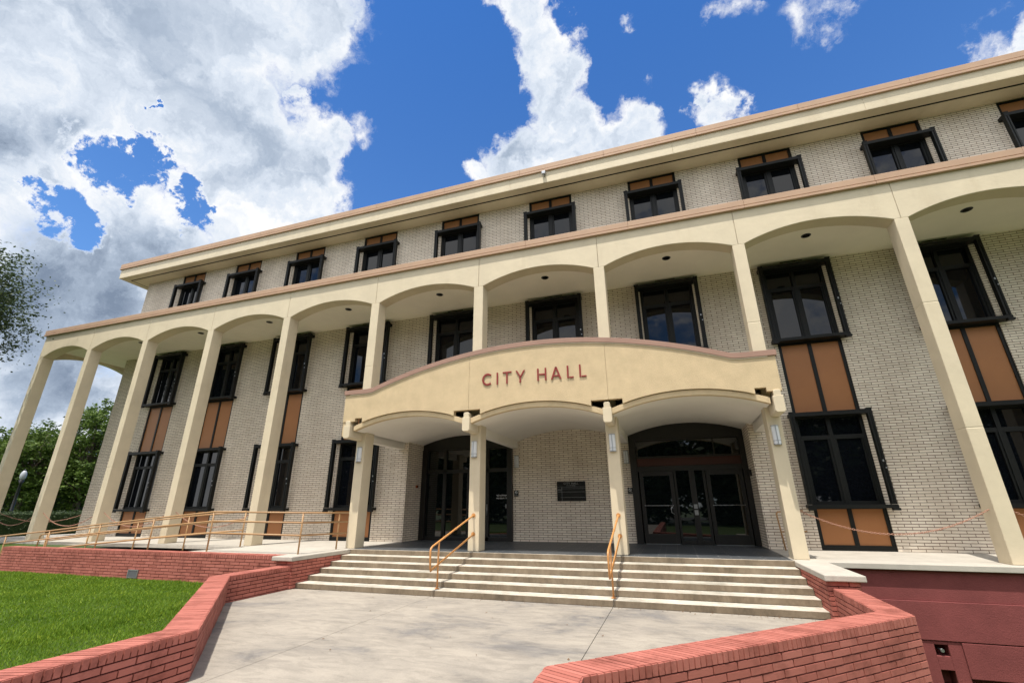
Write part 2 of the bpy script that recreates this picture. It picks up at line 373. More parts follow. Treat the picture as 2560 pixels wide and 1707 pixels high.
def leafmat(name, a, c):
    m, nt, b = mat(name, a, .55, .3)
    g = nod(nt, 'ShaderNodeNewGeometry'); k = cramp(nt, g.outputs['Random Per Island'], [(0, a), (1, c)])
    nt.links.new(k, b.inputs['Base Color'])
    tr = nod(nt, 'ShaderNodeBsdfTranslucent'); nt.links.new(k, tr.inputs[0]); ms = nod(nt, 'ShaderNodeMixShader'); ms.inputs[0].default_value = .3
    o = nt.nodes['Material Output']; nt.links.new(b.outputs[0], ms.inputs[1]); nt.links.new(tr.outputs[0], ms.inputs[2]); nt.links.new(ms.outputs[0], o.inputs[0])
    return m
M['globe'] = mat('old_globe', (.40, .42, .45), .4, .5)[0]
M['leaf'] = leafmat('oak_leaves', (.05, .095, .015), (.15, .22, .04))
M['leafd'] = leafmat('dark_leaves', (.03, .05, .022), (.085, .12, .045))
M['bark'] = painted('bark', (.16, .13, .10), .3, .9, 14, .8, .03, 5)
M['asphalt'] = painted('asphalt', (.06, .06, .06), .2, .9, 60, .5, .005, 3)
M['greywall'] = painted('grey_wall', (.16, .17, .17), .1, .8, 20, .1, .004, 1)
M['blackmetal'] = mat('black_metal', (.01, .01, .01), .4, .5)[0]

# ------------------------------------------------------------------ ground and paths
G = -.68
g = MB()
g.box(-400, 17.9, -300, 400, -3.2, -.655); g.box(17.9, 29.2, -2.5, 20, -3.2, -.75); g.box(17.9, 400, 20, 400, -3.2, -.75); g.box(30, 400, 12, 400, -3.2, -2.0)
tag(g.build('ground', M['soil'], warp=False), kind='structure')
# right hand lawn slopes down from the camera to the basement wall
g = MB(); g.quadstrip([(26.0, -3.2, -1.93), (26.0, -6, -1.5), (26.0, -9.5, -.8), (26.0, -300, -.75)], [(400, -3.2, -1.93), (400, -6, -1.5), (400, -9.5, -.8), (400, -300, -.75)], sm=False)
g.quadstrip([(26.0, 12, -2.0), (26.0, -3.2, -1.93)], [(400, 12, -2.0), (400, -3.2, -1.93)], sm=False)
g.quadstrip([(17.9, -300, -.76), (17.9, -2.4, -.76)], [(26.0, -300, -.76), (26.0, -2.4, -.76)], sm=False)
lo = g.build('lower_ground', M['soil'], warp=False); tag(lo, kind='structure')
# walk: flags split by grooves at the rail lines
g = MB()
LI = [(18.42, -2.1), (18.42, -3.85), (21.74, -7.16), (21.74, -30)]
RI = [(29.18, -2.1), (29.18, -3.98), (25.72, -7.2), (25.72, -30)]
def lx(poly, y):
    for (xa, ya), (xb, yb) in zip(poly, poly[1:]):
        if yb <= y <= ya: return xa+(xb-xa)*(ya-y)/(ya-yb) if ya != yb else xa
    return poly[-1][0]
ys = [-2.0, -4.42, -7.6, -11, -14.5, -18, -30]
gp = .004
for a, b in zip(ys, ys[1:]):
    brk = [a]+[q[1] for q in LI+RI if b < q[1] < a]+[b]; brk = sorted(set(brk), reverse=True)
    for y0, y1 in zip(brk, brk[1:]):
        e0 = gp if y0 == a else 0; e1 = gp if y1 == b else 0
        for c in range(3):
            def X(y, side):
                l, r = lx(LI, y)-.02, lx(RI, y)+.02
                cs = [l, max(min(21.93, r), l), max(min(25.62, r), l), r]
                return min(max(cs[c+side]+(gp if side == 0 and c else (-gp if side == 1 and c < 2 else 0)), l), r)
            P = [(X(y0, 0), y0-e0), (X(y1, 0), y1+e1), (X(y1, 1), y1+e1), (X(y0, 1), y0-e0)]
            if P[3][0]-P[0][0] < .02 and P[2][0]-P[1][0] < .02: continue
            g.prism_z(P, G-.12, G)
walk = g.build('pavement', M['pave'], bevel=.004); tag(walk, kind='structure')
g = MB(); g.prism_z([(18.2, -1.9), (18.3, -3.9), (21.6, -7.2), (21.6, -30), (25.9, -30), (25.9, -7.25), (29.35, -4.0), (29.35, -1.9)], -.78, G-.015); tag(g.build('pavement_bed', M['groove']), kind='structure')
g = MB(); g.box(-300, 300, -60, -46, -.9, -.73); tag(g.build('road', M['asphalt'], warp=False), kind='structure')

# ------------------------------------------------------------------ city hall
H = thing('city_hall', 'three storey civic building with arched colonnade, cream brick walls and orange panels', 'building', (wx(23.79), 2.4, 0))
XL, XR, D0, YB = 1.9, 43.6, 2.39, 3.5
BAYS = [i+.5 for i in range(1, 12)]
hw = .81
def ext(bay): return (bay*S-.03-hw, bay*S-.03+hw)
g = MB()
edges = [XL]
for b in BAYS: edges += list(ext(b))
edges.append(XR)
for k in range(0, len(edges), 2):
    a, b = edges[k], edges[k+1]
    if b <= 18.49 or a >= 29.07: g.box(a, b, D0, D0+.35, 0, 12.1)
    elif a < 18.48: g.box(a, 18.48, D0, D0+.35, 0, 3.62); g.box(a, b, D0, D0+.35, 3.62, 12.1)
    elif b > 29.08: g.box(29.08, b, D0, D0+.35, 0, 3.62); g.box(a, b, D0, D0+.35, 3.62, 12.1)
    else: g.box(a, b, D0, D0+.35, 3.62, 12.1)
# side walls and back
g.box(XL, XL+.35, D0+.352, 22, 0, 12.1); g.box(XR-.35, XR, D0+.352, 22, 0, 12.1); g.box(XL+.352, XR-.352, 21.65, 22, 0, 12.1)
# recess of the entrance
g.box(18.10, 18.48, D0+.352, YB+.3, 0, 3.62); g.box(29.08, 29.45, D0+.352, YB+.3, 0, 3.62)
g.box(21.86, 25.73, YB, YB+.3, 0, 3.62)
g.build('wall', M['brick'], H)
g = MB()   # core behind the window strips so nothing is seen through
g.box(XL+.36, XR-.36, D0+.5, D0+.6, 3.65, 12.08); g.box(XL+.36, 18.0, D0+.5, D0+.6, 0, 3.6); g.box(29.5, XR-.36, D0+.5, D0+.6, 0, 3.6)
g.box(18.1, 29.4, YB+.31, YB+.4, 0, 3.6); g.box(18.1, 29.4, D0+.36, YB+.3, 3.64, 3.7)
g.build('inner_wall', M['black'], H)

# window templates (local: x from strip centre, y from wall face, z from floor)
def window_template(z0, z1, panels, glass0, transom, strip0, strip1, hood=False):
    """z0..z1 outer frame, panels list of (za,zb); strip0..strip1 whole dark strip"""
    f = MB(); yb, yf = .10, .03
    f.box(-hw, hw, .14, .18, strip0, strip1)                 # backing
    f.box(-hw, -hw+.085, yf, .14, strip0, strip1); f.box(hw-.085, hw, yf, .14, strip0, strip1)
    f.box(-.05, .05, yf+.004, .14, strip0, strip1)
    for za, zb in panels:
        f.box(-hw+.085, -.05, yf+.01, .14, zb, zb+.06); f.box(.05, hw-.085, yf+.01, .14, zb, zb+.06)
    if panels[0][0] < .3: f.box(-hw-.0, hw+.0, yf-.004, .139, strip0, panels[0][0])
    # sashes
    for sx in (-1, 1):
        xa, xb = (-hw+.085, -.05) if sx < 0 else (.05, hw-.085)
        f.box(xa, xb, .045, .14, glass0, glass0+.09)
        f.box(xa, xb, .045, .14, z1-.12, z1+.02)
        if transom: f.box(xa, xb, .038, .14, transom-.05, transom+.06)
        top = transom-.05 if transom else z1-.12
        f.box(xa, xa+.055, .055, .139, glass0+.09, top); f.box(xb-.055, xb, .055, .139, glass0+.09, top)
    w = f.build('window', M['frame'], warp=False, local=True, bevel=.004)
    p = MB()
    for sx in (-1, 1):
        xa, xb = (-hw+.10, -.055) if sx < 0 else (.055, hw-.10)
        p.box(xa, xb, .10, .104, glass0+.05, z1)
    setc(p.build('pane', M['glass'], warp=False, local=True), w)
    for za, zb in panels:
        for sx in (-1, 1):
            q = MB(); xa, xb = (-hw+.085, -.05) if sx < 0 else (.05, hw-.085)
            q.box(xa+.002, xb-.002, .06, .1, za, zb); setc(q.build('panel', M['orange'], warp=False, local=True), w)
    s = MB(); X0, X1, ya, yc = -.96, .96, -.26, -.13
    for sx in (-1, 1):
        a = X0 if sx < 0 else X1-.11
        s.box(a, a+.045, ya, yc, z0+.09, z1-.085); s.box(a+.065, a+.11, ya, yc, z0+.09, z1-.085); s.box(a+.04, a+.07, ya+.02, yc-.01, z0+.09, z1-.085)
        for zz in (z0+.02, z1-.07): s.box(a+.02, a+.09, yc, .028, zz, zz+.05)
        s.box(a-.015, a+.14, ya-.03, ya+.07, z0-.05, z0+.005); s.box(a-.01, a+.12, ya-.01, ya+.08, z1, z1+.035)
    s.box(X0-.01, X1+.01, ya-.01, .028, z0, z0+.085); s.box(X0, X1, ya-.004, .028, z1-.10, z1)
    if hood: s.box(-.86, .86, -.17, .028, z1-.04, z1+.04)
    s.box(X1-.075, X1-.045, ya-.025, ya, (z0+z1)/2-.12, (z0+z1)/2-.07, 1); s.box(X1-.05, X1-.02, ya-.022, ya, (z0+z1)/2-.28, (z0+z1)/2-.25, 1)
    setc(s.build('shutter_frame', [M['frame'], M['metal']], warp=False, local=True, bevel=.003), w)
    return w
def setc(o, p): o.parent = p; o.location = (0, 0, 0)
tg = window_template(.98, 3.38, [(.125, .96), (3.44, 5.36)], 1.06, 2.74, .004, 5.36)
tm = window_template(5.42, 7.80, [(7.83, 7.9)], 5.5, 7.12, 5.36, 7.93, True)
tt = window_template(9.10, 11.50, [(11.52, 12.04)], 9.2, None, 8.8, 12.1)
def place(t, bay, first):
    o = t if first else copy_tree(t)
    x = bay*S-.03
    o.parent = H; o.location = Vector((wx(x), D0, 0))-H.location; o.scale = (dwx(x), 1, 1)
f1 = True
for b in BAYS:
    if not 5 < b < 8: place(tg, b, f1); f1 = False
for k, b in enumerate(BAYS): place(tm, b, k == 0)
for k, b in enumerate(BAYS): place(tt, b, k == 0)
# blank strips behind the canopy under the three middle windows
g = MB()
for b in (5.5, 6.5, 7.5): a, c = ext(b); g.box(a, c, D0+.12, D0+.2, 3.6, 5.36)
g.build('spandrel', M['orange'], H)

# columns (top 7.51)
def column(i, x=None, y=0.0):
    x = i*S if x is None else x
    g = MB(); w, d = .15, .42
    for z0, z1 in ((0, 2.52), (2.524, 5.3), (5.304, 7.515)): g.box(x-w, x+w, y, y+d, z0, z1)
    g.box(x-w+.004, x+w-.004, y+.004, y+d-.004, 2.5, 2.55); g.box(x-w+.004, x+w-.004, y+.004, y+d-.004, 5.28, 5.33)
    return g.build('column', M['cream'], H, bevel=.014)
for i in range(0, 13): column(i, min(i*S, XR+.3) if i == 12 else None)
for k in range(1, 5): column(0, 0, k*S)
# arcade beam with arches
g = MB(); ZT = 8.55
for i in range(0, 12):
    x0, x1 = i*S, (i+1)*S
    if i == 11: x1 = XR+.3
    a = arc(x0+.15, x1-.15, 7.51, 7.865)
    left = x0-.15 if i == 0 else x0+.004
    poly = [(left, 7.51)]+a+[(x1-.004, 7.51), (x1-.004, ZT), (left, ZT)]
    g.prism_y(poly, 0, .42)
g.box(-.10, XR+.3, .03, .40, 7.95, ZT-.01)
# side arcade along x=0
for k in range(0, 4):
    y0, y1 = (.42 if k == 0 else k*S+.004), (k+1)*S-.004
    a = arc(k*S+.42, (k+1)*S, 7.51, 7.865)
    b = len(g.v); poly = [(y0, 7.51)]+[(p, q) for p, q in a if p > y0 and p < y1]+[(y1, 7.51), (y1, ZT), (y0, ZT)]
    g.prism_x(poly, -.15, .15)
g.build('arcade_beam', M['cream'], H, bevel=.012)
g = MB(); g.box(.15, XR+.2, .42, D0-.002, 7.93, 8.5); g.box(.15, XL-.002, D0, 16, 7.93, 8.5)
g.build('arcade_ceiling', M['ceiling'], H)
# coping of the arcade
def coping(x0, x1, yf, yb, z0, z1, p, seams):
    g = MB(); h = z1-z0; n = 0
    xs = [x0-p]+[s_ for s_ in seams if x0 < s_ < x1]+[x1]
    for a, b in zip(xs, xs[1:]):
        g.box(a, b-.004, yf-p, yb, z0+h*.36, z1); g.box(a-.0, b-.004, yf-p-.018, yb, z0, z0+h*.27); g.box(a+.004, b-.006, yf-p+.02, yb, z0+h*.27, z0+h*.36)
    return g
g = coping(-.15, XR+.3, 0, .5, 8.53, 8.80, .065, [x*3.05-.9 for x in range(1, 16)])
g.box(-.215, .3, .502, 16, 8.63, 8.80); g.box(-.233, .3, .502, 16, 8.53, 8.60)
g.build('lower_coping', M['terra'], H, bevel=.006)
g = MB(); g.box(.3, XR+.3, .502, D0-.002, 8.55, 8.72); g.box(.3, XL-.002, D0, 16, 8.55, 8.72); g.build('arcade_roof', M['deck'], H)
# roof
RX, RY = .98, 1.46
g = MB()
for a, b in zip([RX, 5.6, 11.2, 16.9, 22.5, 28.2, 33.8, 39.4], [5.6, 11.2, 16.9, 22.5, 28.2, 33.8, 39.4, XR+.9]): g.box(a+(.003 if a > 1 else 0), b, RY, RY+.25, 12.12, 12.62)
g.box(RX, RX+.25, RY+.252, 23, 12.12, 12.62); g.box(RX+.3, XR+.8, RY+.3, 22.8, 12.2, 12.6)
g.build('roof_fascia', M['cream'], H, bevel=.008)
g = MB(); e = .002
g.box(RX, XR+.9, RY, 1.79, 12.10, 12.119); g.box(1.42, XR+.9, 1.86, D0-e, 12.10, 12.119); g.box(RX, 1.35, 1.79, 23, 12.10, 12.119); g.box(1.42, XL-e, D0-e, 23, 12.10, 12.119)
g.build('roof_soffit', M['cream'], H)
g = MB(); g.box(1.35, XR+.9, 1.79, 1.86, 12.106, 12.118); g.box(1.35, 1.42, 1.86, 23, 12.106, 12.118)
g.build('soffit_vent', M['frame'], H)
g = coping(RX, XR+.9, RY, RY+.4, 12.575, 12.88, .05, [x*3.05-1.5 for x in range(1, 16)])
g.box(RX-.05, RX+.35, RY+.402, 23, 12.69, 12.88); g.box(RX+.3, XR+.9, RY+.4, 23, 12.62, 12.84)
g.build('roof_coping', M['terra'], H, bevel=.006)

# canopy over the entrance
CX = 23.74
yF = -.58
def topz(x, off=0):
    d = abs(x-CX); return max(5.28-.0385*d*d, 4.38)-off
cx0, cx1 = 18.03, 29.45
g = MB()
bc = [5*S, 6*S-.02, 7*S, 8*S]          # beam centres
def underline():
    pts = [(cx0, 3.44)]
    pts += [(cx0+.36, 3.40), (cx0+.36, 3.49), (cx0+.50, 3.49)] if False else []
    for k in range(3):
        a, b = bc[k]+.10, bc[k+1]-.10
        A = arc(a, b, 3.31, 3.63, 24)
        sa, sb = bc[k]+.38, bc[k+1]-.38
        if k == 0: pts += [(bc[0]+.14, 3.44), (bc[0]+.14, 3.53), (sa, 3.53)]
        pts += [(sa, [z for x, z in A if x >= sa][0]-.01)]+[(x, z) for x, z in A if sa+.02 < x < sb-.02]+[(sb, [z for x, z in A if x <= sb][-1]-.01)]
        if k < 2: pts += [(sb, 3.53), (bc[k+1]+.38, 3.53)]
        else: pts += [(sb, 3.53), (bc[3]-.14, 3.53), (bc[3]-.14, 3.44)]
    pts.append((cx1, 3.44)); return pts
def zat(pts, x):
    for (a, za), (b, zb) in zip(pts, pts[1:]):
        if a <= x <= b: return za if a == b else za+(zb-za)*(x-a)/(b-a)
    return pts[-1][1]
ul = underline()
# split at joints x = 21.96 and 25.67 like the photo
J = [cx0, 21.99, 25.67, cx1]
for a, b in zip(J, J[1:]):
    low = [(a, zat(ul, a))]+[p for p in ul if a < p[0] < b]+[(b-.005, zat(ul, b))]
    n = 30; top = [(b-.005-(b-.005-a)*i/n, topz(b-.005-(b-.005-a)*i/n, .135)) for i in range(n+1)]
    g.prism_y(low+top, yF, yF+.16)
g.box(cx0+.02, cx1-.02, yF+.03, yF+.14, 3.7, 4.1)
g.box(cx0, cx0+.10, yF+.162, -.005, 3.44, 4.22); g.box(cx1-.006, cx1, yF+.162, -.005, 3.44, 4.22)
can = g.build('canopy_fascia', M['stucco'], H, bevel=.006)
g = MB(); n = 60
top = [(cx1+.03-(cx1-cx0+.06)*i/n, topz(cx1+.03-(cx1-cx0+.06)*i/n)) for i in range(n+1)]
g.prism_y([(x, z-.13) for x, z in reversed(top)]+top, yF-.035, yF+.2)
g.build('canopy_cap', M['copper'], H, bevel=.004)
g = MB(); top2 = [(x, z-.131) for x, z in top[1:-1]]
g.prism_y([(x, z-.03) for x, z in reversed(top2)]+top2, yF-.018, yF-.001); g.build('canopy_bead', M['cream'], H)
# vault ribs (front edge band of each vault) and vaults
g = MB(); v = MB()
for k in range(3):
    a, b = bc[k]+.10, bc[k+1]-.10
    lo_ = arc(a, b, 3.17, 3.49, 28); hi = arc(a, b, 3.31, 3.63, 28)
    cap = [(x, min(z, 3.415) if (x < bc[k]+.38 or x > bc[k+1]-.38) else z-.012) for x, z in hi]
    g.prism_y(lo_+list(reversed(cap)), yF+.045, yF+.18)
    v.quadstrip([(x, yF+.18, z+.012) for x, z in lo_], [(x, YB+.02, z+.012) for x, z in lo_])
    ab = arc(a, b, 3.33, 3.63, 14)
    v.quadstrip([(x, YB+.02, z+.03) for x, z in ab], [(x, yF+.18, z+.03) for x, z in ab])
g.build('vault_rib', M['stucco'], H, bevel=.004)
v.build('vault', M['vault'], H)
g = MB(); g.box(cx0+.1, cx1-.1, yF+.161, D0-.002, 3.63, 3.70); g.build('canopy_deck', M['concrete'], H)
for k in range(4):
    g = MB(); x = bc[k]; w = .105
    if k == 0: x = 18.23
    if k == 3: x = 29.33
    g.prism_y([(x-w+.03, 2.96), (x+w-.03, 2.96), (x+w, 3.0), (x+w, 3.33), (x-w, 3.33), (x-w, 3.0)], -.625, -.002)
    g.prism_y([(x-w+.03, 3.33), (x+w-.03, 3.33), (x+w-.03, 3.44), (x+w-.06, 3.465), (x-w+.06, 3.465), (x-w+.03, 3.44)], -.605, -.2)
    o = g.build('canopy_beam', M['cream'], H, bevel=.012)
    g = MB(); g.box(x-w, x+w, .421, YB+.01, 2.96, 3.33); setparent(g.build('inner_beam', M['vault'], bevel=.012), o)
g = MB(); g.box(cx0, 18.124, yF+.02, yF+.18, 3.03, 3.439); g.build('canopy_end', M['stucco'], H, bevel=.006)

# ceiling slots over the middle windows
for b in BAYS:
    g = MB(); g.box(b*S-.33, b*S+.28, 2.25, 2.29, 7.922, 7.9295); g.build('ceiling_slot', M['frame'], H)

# entrances (dark frames, arched heads)
def entrance(x0, x1, y, posts, rails, name='entrance'):
    g = MB(); k0 = arc(bc[0 if x0 < 20 else 2]+.10, bc[1 if x0 < 20 else 3]-.10, 3.17, 3.49, 28)
    head = [(x, z+.01) for x, z in k0 if x0 < x < x1]
    g.prism_y([(x0, 3.03), (x1, 3.03), (x1, zat(k0, x1)+.01)]+list(reversed(head))+[(x0, zat(k0, x0)+.01)], y-.1, y+.02)
    for a, b, za, zb, d in posts: g.box(a, b, y-d, y+.02, za, zb)
    for a, b, za, zb, d in rails: g.box(a, b, y-d, y+.02, za, zb)
    return g.build(name, M['entry'], H, bevel=.006)
y = YB+.03
eR = entrance(25.73, 29.08, y, [(25.73, 25.93, 0, 3.03, .12), (28.93, 29.08, 0, 3.03, .12), (26.98, 27.04, 0, 2.07, .07), (27.41, 27.57, 0, 2.07, .10), (27.80, 27.87, 0, 2.07, .07), (28.2, 28.24, 2.5, 3.03, .05)],
    [(25.93, 28.93, 2.07, 2.22, .10), (25.93, 28.93, 2.46, 2.52, .09), (25.93, 28.93, 2.98, 3.03, .05), (27.04, 27.41, 0, .12, .06), (27.57, 27.80, 0, .12, .06)])
g = MB(); g.box(25.93, 28.93, y-.06, y-.02, 2.22, 2.46); setparent(g.build('transom_panel', M['brown']), eR)
eR_abs = None
g = MB(); g.box(25.93, 28.93, y-.02, y-.012, 2.5, 3.03); g.box(27.04, 27.41, y-.02, y-.012, .1, 2.07); g.box(27.57, 27.80, y-.02, y-.012, .1, 2.07)
setparent(g.build('glass', M['dglass']), eR)
def door(a, b, hinge):
    g = MB(); d0, d1 = y-.085, y-.035
    g.box(a, a+.11, d0, d1, .01, 2.07); g.box(b-.11, b, d0, d1, .01, 2.07); g.box(a+.11, b-.11, d0+.002, d1, 1.93, 2.07); g.box(a+.11, b-.11, d0+.002, d1, .01, .28)
    o = g.build('door', M['entry'], H, bevel=.005)
    p = MB(); p.box(a+.1, b-.1, y-.062, y-.058, .27, 1.94); setparent(p.build('glass', M['dglass']), o)
    p = MB(); xa, xb = a+.09, b-.09
    p.tube([(xa, d0-.045, 1.07), (xb, d0-.045, 1.07)], .011, 8)
    for q in (xa, xb): p.tube([(q, d0, 1.07), (q, d0-.045, 1.07)], .014, 8)
    hx = b-.09 if hinge > 0 else a+.09; q = -1 if hinge > 0 else 1
    if hinge > 0: p.tube([(hx, d0-.05, 1.07), (hx+q*.07, d0-.07, 1.0), (hx+q*.07, d0-.07, .88), (hx, d0-.05, .83), (hx, d0, .83)], .011, 8)
    setparent(p.build('push_bar', M['metal']), o)
    p = MB(); p.box(a+.02, b-.02, y-.13, y-.03, .003, .014); setparent(p.build('threshold', M['metal']), o)
door(25.97, 26.96, 1); door(27.89, 28.91, -1)
g = MB(); g.box(27.44, 27.54, y-.125, y-.1, .98, 1.10); g.box(27.44, 27.54, y-.125, y-.1, .80, .94); setparent(g.build('card_reader', M['metal'], bevel=.004), eR)
eL = entrance(18.48, 21.86, y, [(18.48, 18.68, 0, 3.03, .14), (21.68, 21.86, 0, 3.03, .14), (19.30, 19.42, 0, 3.03, .08), (20.9, 21.02, 0, 3.03, .08), (20.2, 20.26, 0, 2.2, .05)],
    [(18.68, 21.68, 2.2, 2.32, .08), (18.68, 21.68, .0, .12, .08), (18.68, 21.68, 2.98, 3.03, .06)])
g = MB(); g.box(18.68, 21.68, y-.02, y-.012, .1, 3.03); setparent(g.build('glass', M['dglass']), eL)
g = MB(); g.tube([(20.98, y-.12, .8), (20.98, y-.12, 1.15)], .014, 8); g.box(21.645, 21.67, y-.16, y-.13, 1.02, 1.14); setparent(g.build('door_handle', M['metal']), eL)

def text_mesh(s, size, x, y, z, name, m, parent=None, depth=.002, align='CENTER', label=None, spacing=1.0):
    cu = bpy.data.curves.new(name, 'FONT'); cu.body = s; cu.size = size; cu.extrude = depth; cu.align_x = align; cu.space_character = spacing
    t = bpy.data.objects.new(name, cu); col.objects.link(t)
    me = bpy.data.meshes.new_from_object(t.evaluated_get(bpy.context.evaluated_depsgraph_get()))
    bpy.data.objects.remove(t); me.transform(Matrix.Rotation(R(90), 4, 'X')); me.materials.clear(); me.materials.append(m)
    o = bpy.data.objects.new(name, me); col.objects.link(o); o.location = (wx(x), y, z*ZK)
    if parent: setparent(o, parent)
    return o
text_mesh('NO LOITERING', .062, 21.28, y-.026, 1.405, 'door_lettering', M['white'], eL, .001, 'LEFT')
text_mesh('NO SOLICITING', .062, 21.28, y-.026, 1.315, 'door_lettering', M['white'], eL, .001, 'LEFT')

# floors of the building
g = MB(); g.box(18.47, 29.08, -.16, YB+.02, -.10, 0); g.box(21.86, 25.73, YB, YB+.01, -.1, 0)
g.build('portico_floor', M['slate'], H)
g = MB()
def slab(pts, z0=-.10, z1=0): g.prism_z(pts, z0, z1)
slab([(-.45, -.32), (18.46, -.32), (18.46, D0+.3), (-.45, D0+.3)]); slab([(-.45, D0+.302), (XL+.1, D0+.302), (XL+.1, 16), (-.45, 16)])
slab([(15.0, -2.0), (18.46, -2.0), (18.46, -.324), (15.0, -.324)])
g.build('terrace_slab', M['concrete'], H, bevel=.008)
g = MB(); slab([(29.10, -.30), (44.2, -.30), (44.2, D0+.3), (29.10, D0+.3)]); g.build('terrace_slab', M['concrete'], H, bevel=.008)

# ------------------------------------------------------------------ steps
ST = thing('front_steps', 'broad flight of six worn concrete steps below the canopy', 'steps', (wx(CX), -2.1, G*ZK))
seams = [18.47, 21.95, 25.63, 29.10]
for k in range(6):
    z1 = -.1133*k; y0 = -.2-.375*k
    g = MB()
    yb = -.155 if k == 0 else -.2-.375*(k-1)+.001
    for a, b in zip(seams, seams[1:]):
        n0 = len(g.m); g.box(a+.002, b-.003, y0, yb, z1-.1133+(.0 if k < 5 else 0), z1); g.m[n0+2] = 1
    g.box(18.48, 29.09, y0+.05, 0, -.8, z1-.114)
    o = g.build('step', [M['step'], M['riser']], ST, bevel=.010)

# red brick masonry made of single bricks
def brick_run(g, P, Q, nrm, z0, z1, course=.0715, length=.305, soldier=.095, off=0, core=True):
    """bricks on the vertical face P->Q with outward normal nrm; top soldier course"""
    P = Vector((*P, 0)); Q = Vector((*Q, 0)); N = Vector((*nrm, 0)).normalized(); L = (Q-P).length; T = (Q-P)/L
    j = .0105; dp = .013
    def bk(u0, u1, za, zb, m=0):
        if u1-u0 < .02 or zb-za < .015: return
        r = random.uniform(-.0025, .0025); b = len(g.v)
        for d in (-.03, dp+r):
            for u, z in ((u0, za), (u1, za), (u1, zb), (u0, zb)):
                p = P+T*u+N*d; c = .002 if d > 0 else 0
                uu = u+(c if u == u0 else -c); zz = z+(c if z == za else -c)
                p = P+T*uu+N*d; g.v.append((p.x, p.y, zz))
        flip = T.cross(Vector((0,0,1))).dot(N) < 0
        for q in ((4,5,6,7),(0,1,5,4),(1,2,6,5),(2,3,7,6),(3,0,4,7)):
            g.face([b+i for i in (reversed(q) if flip else q)], m)
    z = z1
    if soldier:
        u = 0
        while u < L-.01:
            w = .0685 if L-u-.0685 > .03 else L-u
            bk(u+j/2, min(u+w, L)-j/2*.7, z-soldier+j/2, z); u += w
        z -= soldier
    k = 0
    while z > z0+.005:
        zb = max(z-course, z0); u = -length*(.5 if (k+off) % 2 else 0)
        first = True
        while u+length < .07: u += length
        while u < L-.001:
            e_ = u+length if L-u-length > .06 else L
            bk(0 if first else u+j/2, e_-(j/2 if e_ < L else 0), zb+j/2, z-j/2); u = e_; first = False
        z = zb; k += 1
def cap_run(g, A0, A1, B0, B1, z1, w=.0685, th=.05):
    """rowlock bricks across a wall top between inner edge A0->A1 and outer edge B0->B1"""
    n = max(1, int(max((Vector(A1)-Vector(A0)).length, (Vector(B1)-Vector(B0)).length)/w)); A0, A1, B0, B1 = map(Vector, (A0, A1, B0, B1))
    for i in range(n):
        t0, t1 = (i+.09)/n, (i+.91)/n; r = random.uniform(-.0015, .0015)
        pts = [A0.lerp(A1, t0), A0.lerp(A1, t1), B0.lerp(B1, t1), B0.lerp(B1, t0)]
        ar = sum(pts[q].x*pts[(q+1) % 4].y-pts[(q+1) % 4].x*pts[q].y for q in range(4))
        if ar < 0: pts.reverse()
        g.prism_z([(p.x, p.y) for p in pts], z1-th, z1+.004+r)
def miter(poly, d):
    out = []
    for i, p in enumerate(poly):
        p = Vector(p); a = (p-Vector(poly[i-1])).normalized() if i else None; b = (Vector(poly[i+1])-p).normalized() if i < len(poly)-1 else None
        na = Vector((-a.y, a.x)) if a else None; nb = Vector((-b.y, b.x)) if b else None
        if na is None: out.append(p+nb*d)
        elif nb is None: out.append(p+na*d)
        else:
            m = (na+nb).normalized(); out.append(p+m*(d/m.dot(na)))
    return out
def wing(inner, side, label, zbot_in, zbot_out):
    """side=-1: thickness to the right of travel (left wing), +1 left of travel"""
    outer = miter(inner, side*.33); inn = [Vector(p) for p in inner]; zt = -.20
    o = thing('brick_wall', label, 'wall', (wx(inn[1].x), inn[1].y, G*ZK), 'splayed brick wing walls')
    g = MB(); c = MB()
    ci, co = miter(inner, side*.004), miter(inner, side*.326)
    for k in range(len(inner)-1):
        P, Q = inn[k], inn[k+1]; T = (Q-P).normalized(); N = Vector((-T.y, T.x))*side
        brick_run(g, P[:], Q[:], (-N)[:], zbot_in, zt-.0, off=k)
        P2, Q2 = outer[k], outer[k+1]; brick_run(g, P2[:], Q2[:], N[:], zbot_out, zt-.0, off=k+1)
        cap_run(g, P[:], Q[:], P2[:], Q2[:], zt)
        poly = [ci[k][:], ci[k+1][:], co[k+1][:], co[k][:]]
        ar = sum(poly[q][0]*poly[(q+1) % 4][1]-poly[(q+1) % 4][0]*poly[q][1] for q in range(4))
        if ar < 0: poly.reverse()
        c.prism_z(poly, min(zbot_out, zbot_in)-.1, zt-.012)
    setparent(g.build('brickwork', M['redbrick'], bevel=0), o); setparent(c.build('mortar_core', M['mortar']), o)
    return o
L2 = [(18.42, -2.24), (18.42, -3.85), (21.74, -7.16), (21.74, -22)]
R2 = [(29.18, -2.22), (29.18, -3.98), (25.72, -7.2), (25.72, -22)]
wing(L2, -1, 'low pink brick wall angling along the left edge of the walk beside the lawn', -.72, -.70)
wing(R2, 1, 'low pink brick wall angling along the right edge of the walk in the foreground', -.72, -2.0)
# long planter wall at left
o = thing('brick_wall', 'long low pink brick wall in front of the ramp, above the lawn', 'wall', (wx(12.5), -2.3, -.66*ZK))
g = MB(); c = MB()
brick_run(g, (7.2, -2.15), (18.0, -2.15), (0, -1), -.70, .0); brick_run(g, (7.2, -1.85), (7.2, -2.15), (-1, 0), -.7, 0)
cap_run(g, (7.2, -1.85), (18.0, -1.85), (7.2, -2.15), (18.0, -2.15), .0)
c.box(7.21, 17.99, -2.145, -1.855, -.9, -.012)
setparent(g.build('brickwork', M['redbrick']), o); setparent(c.build('mortar_core', M['mortar']), o)
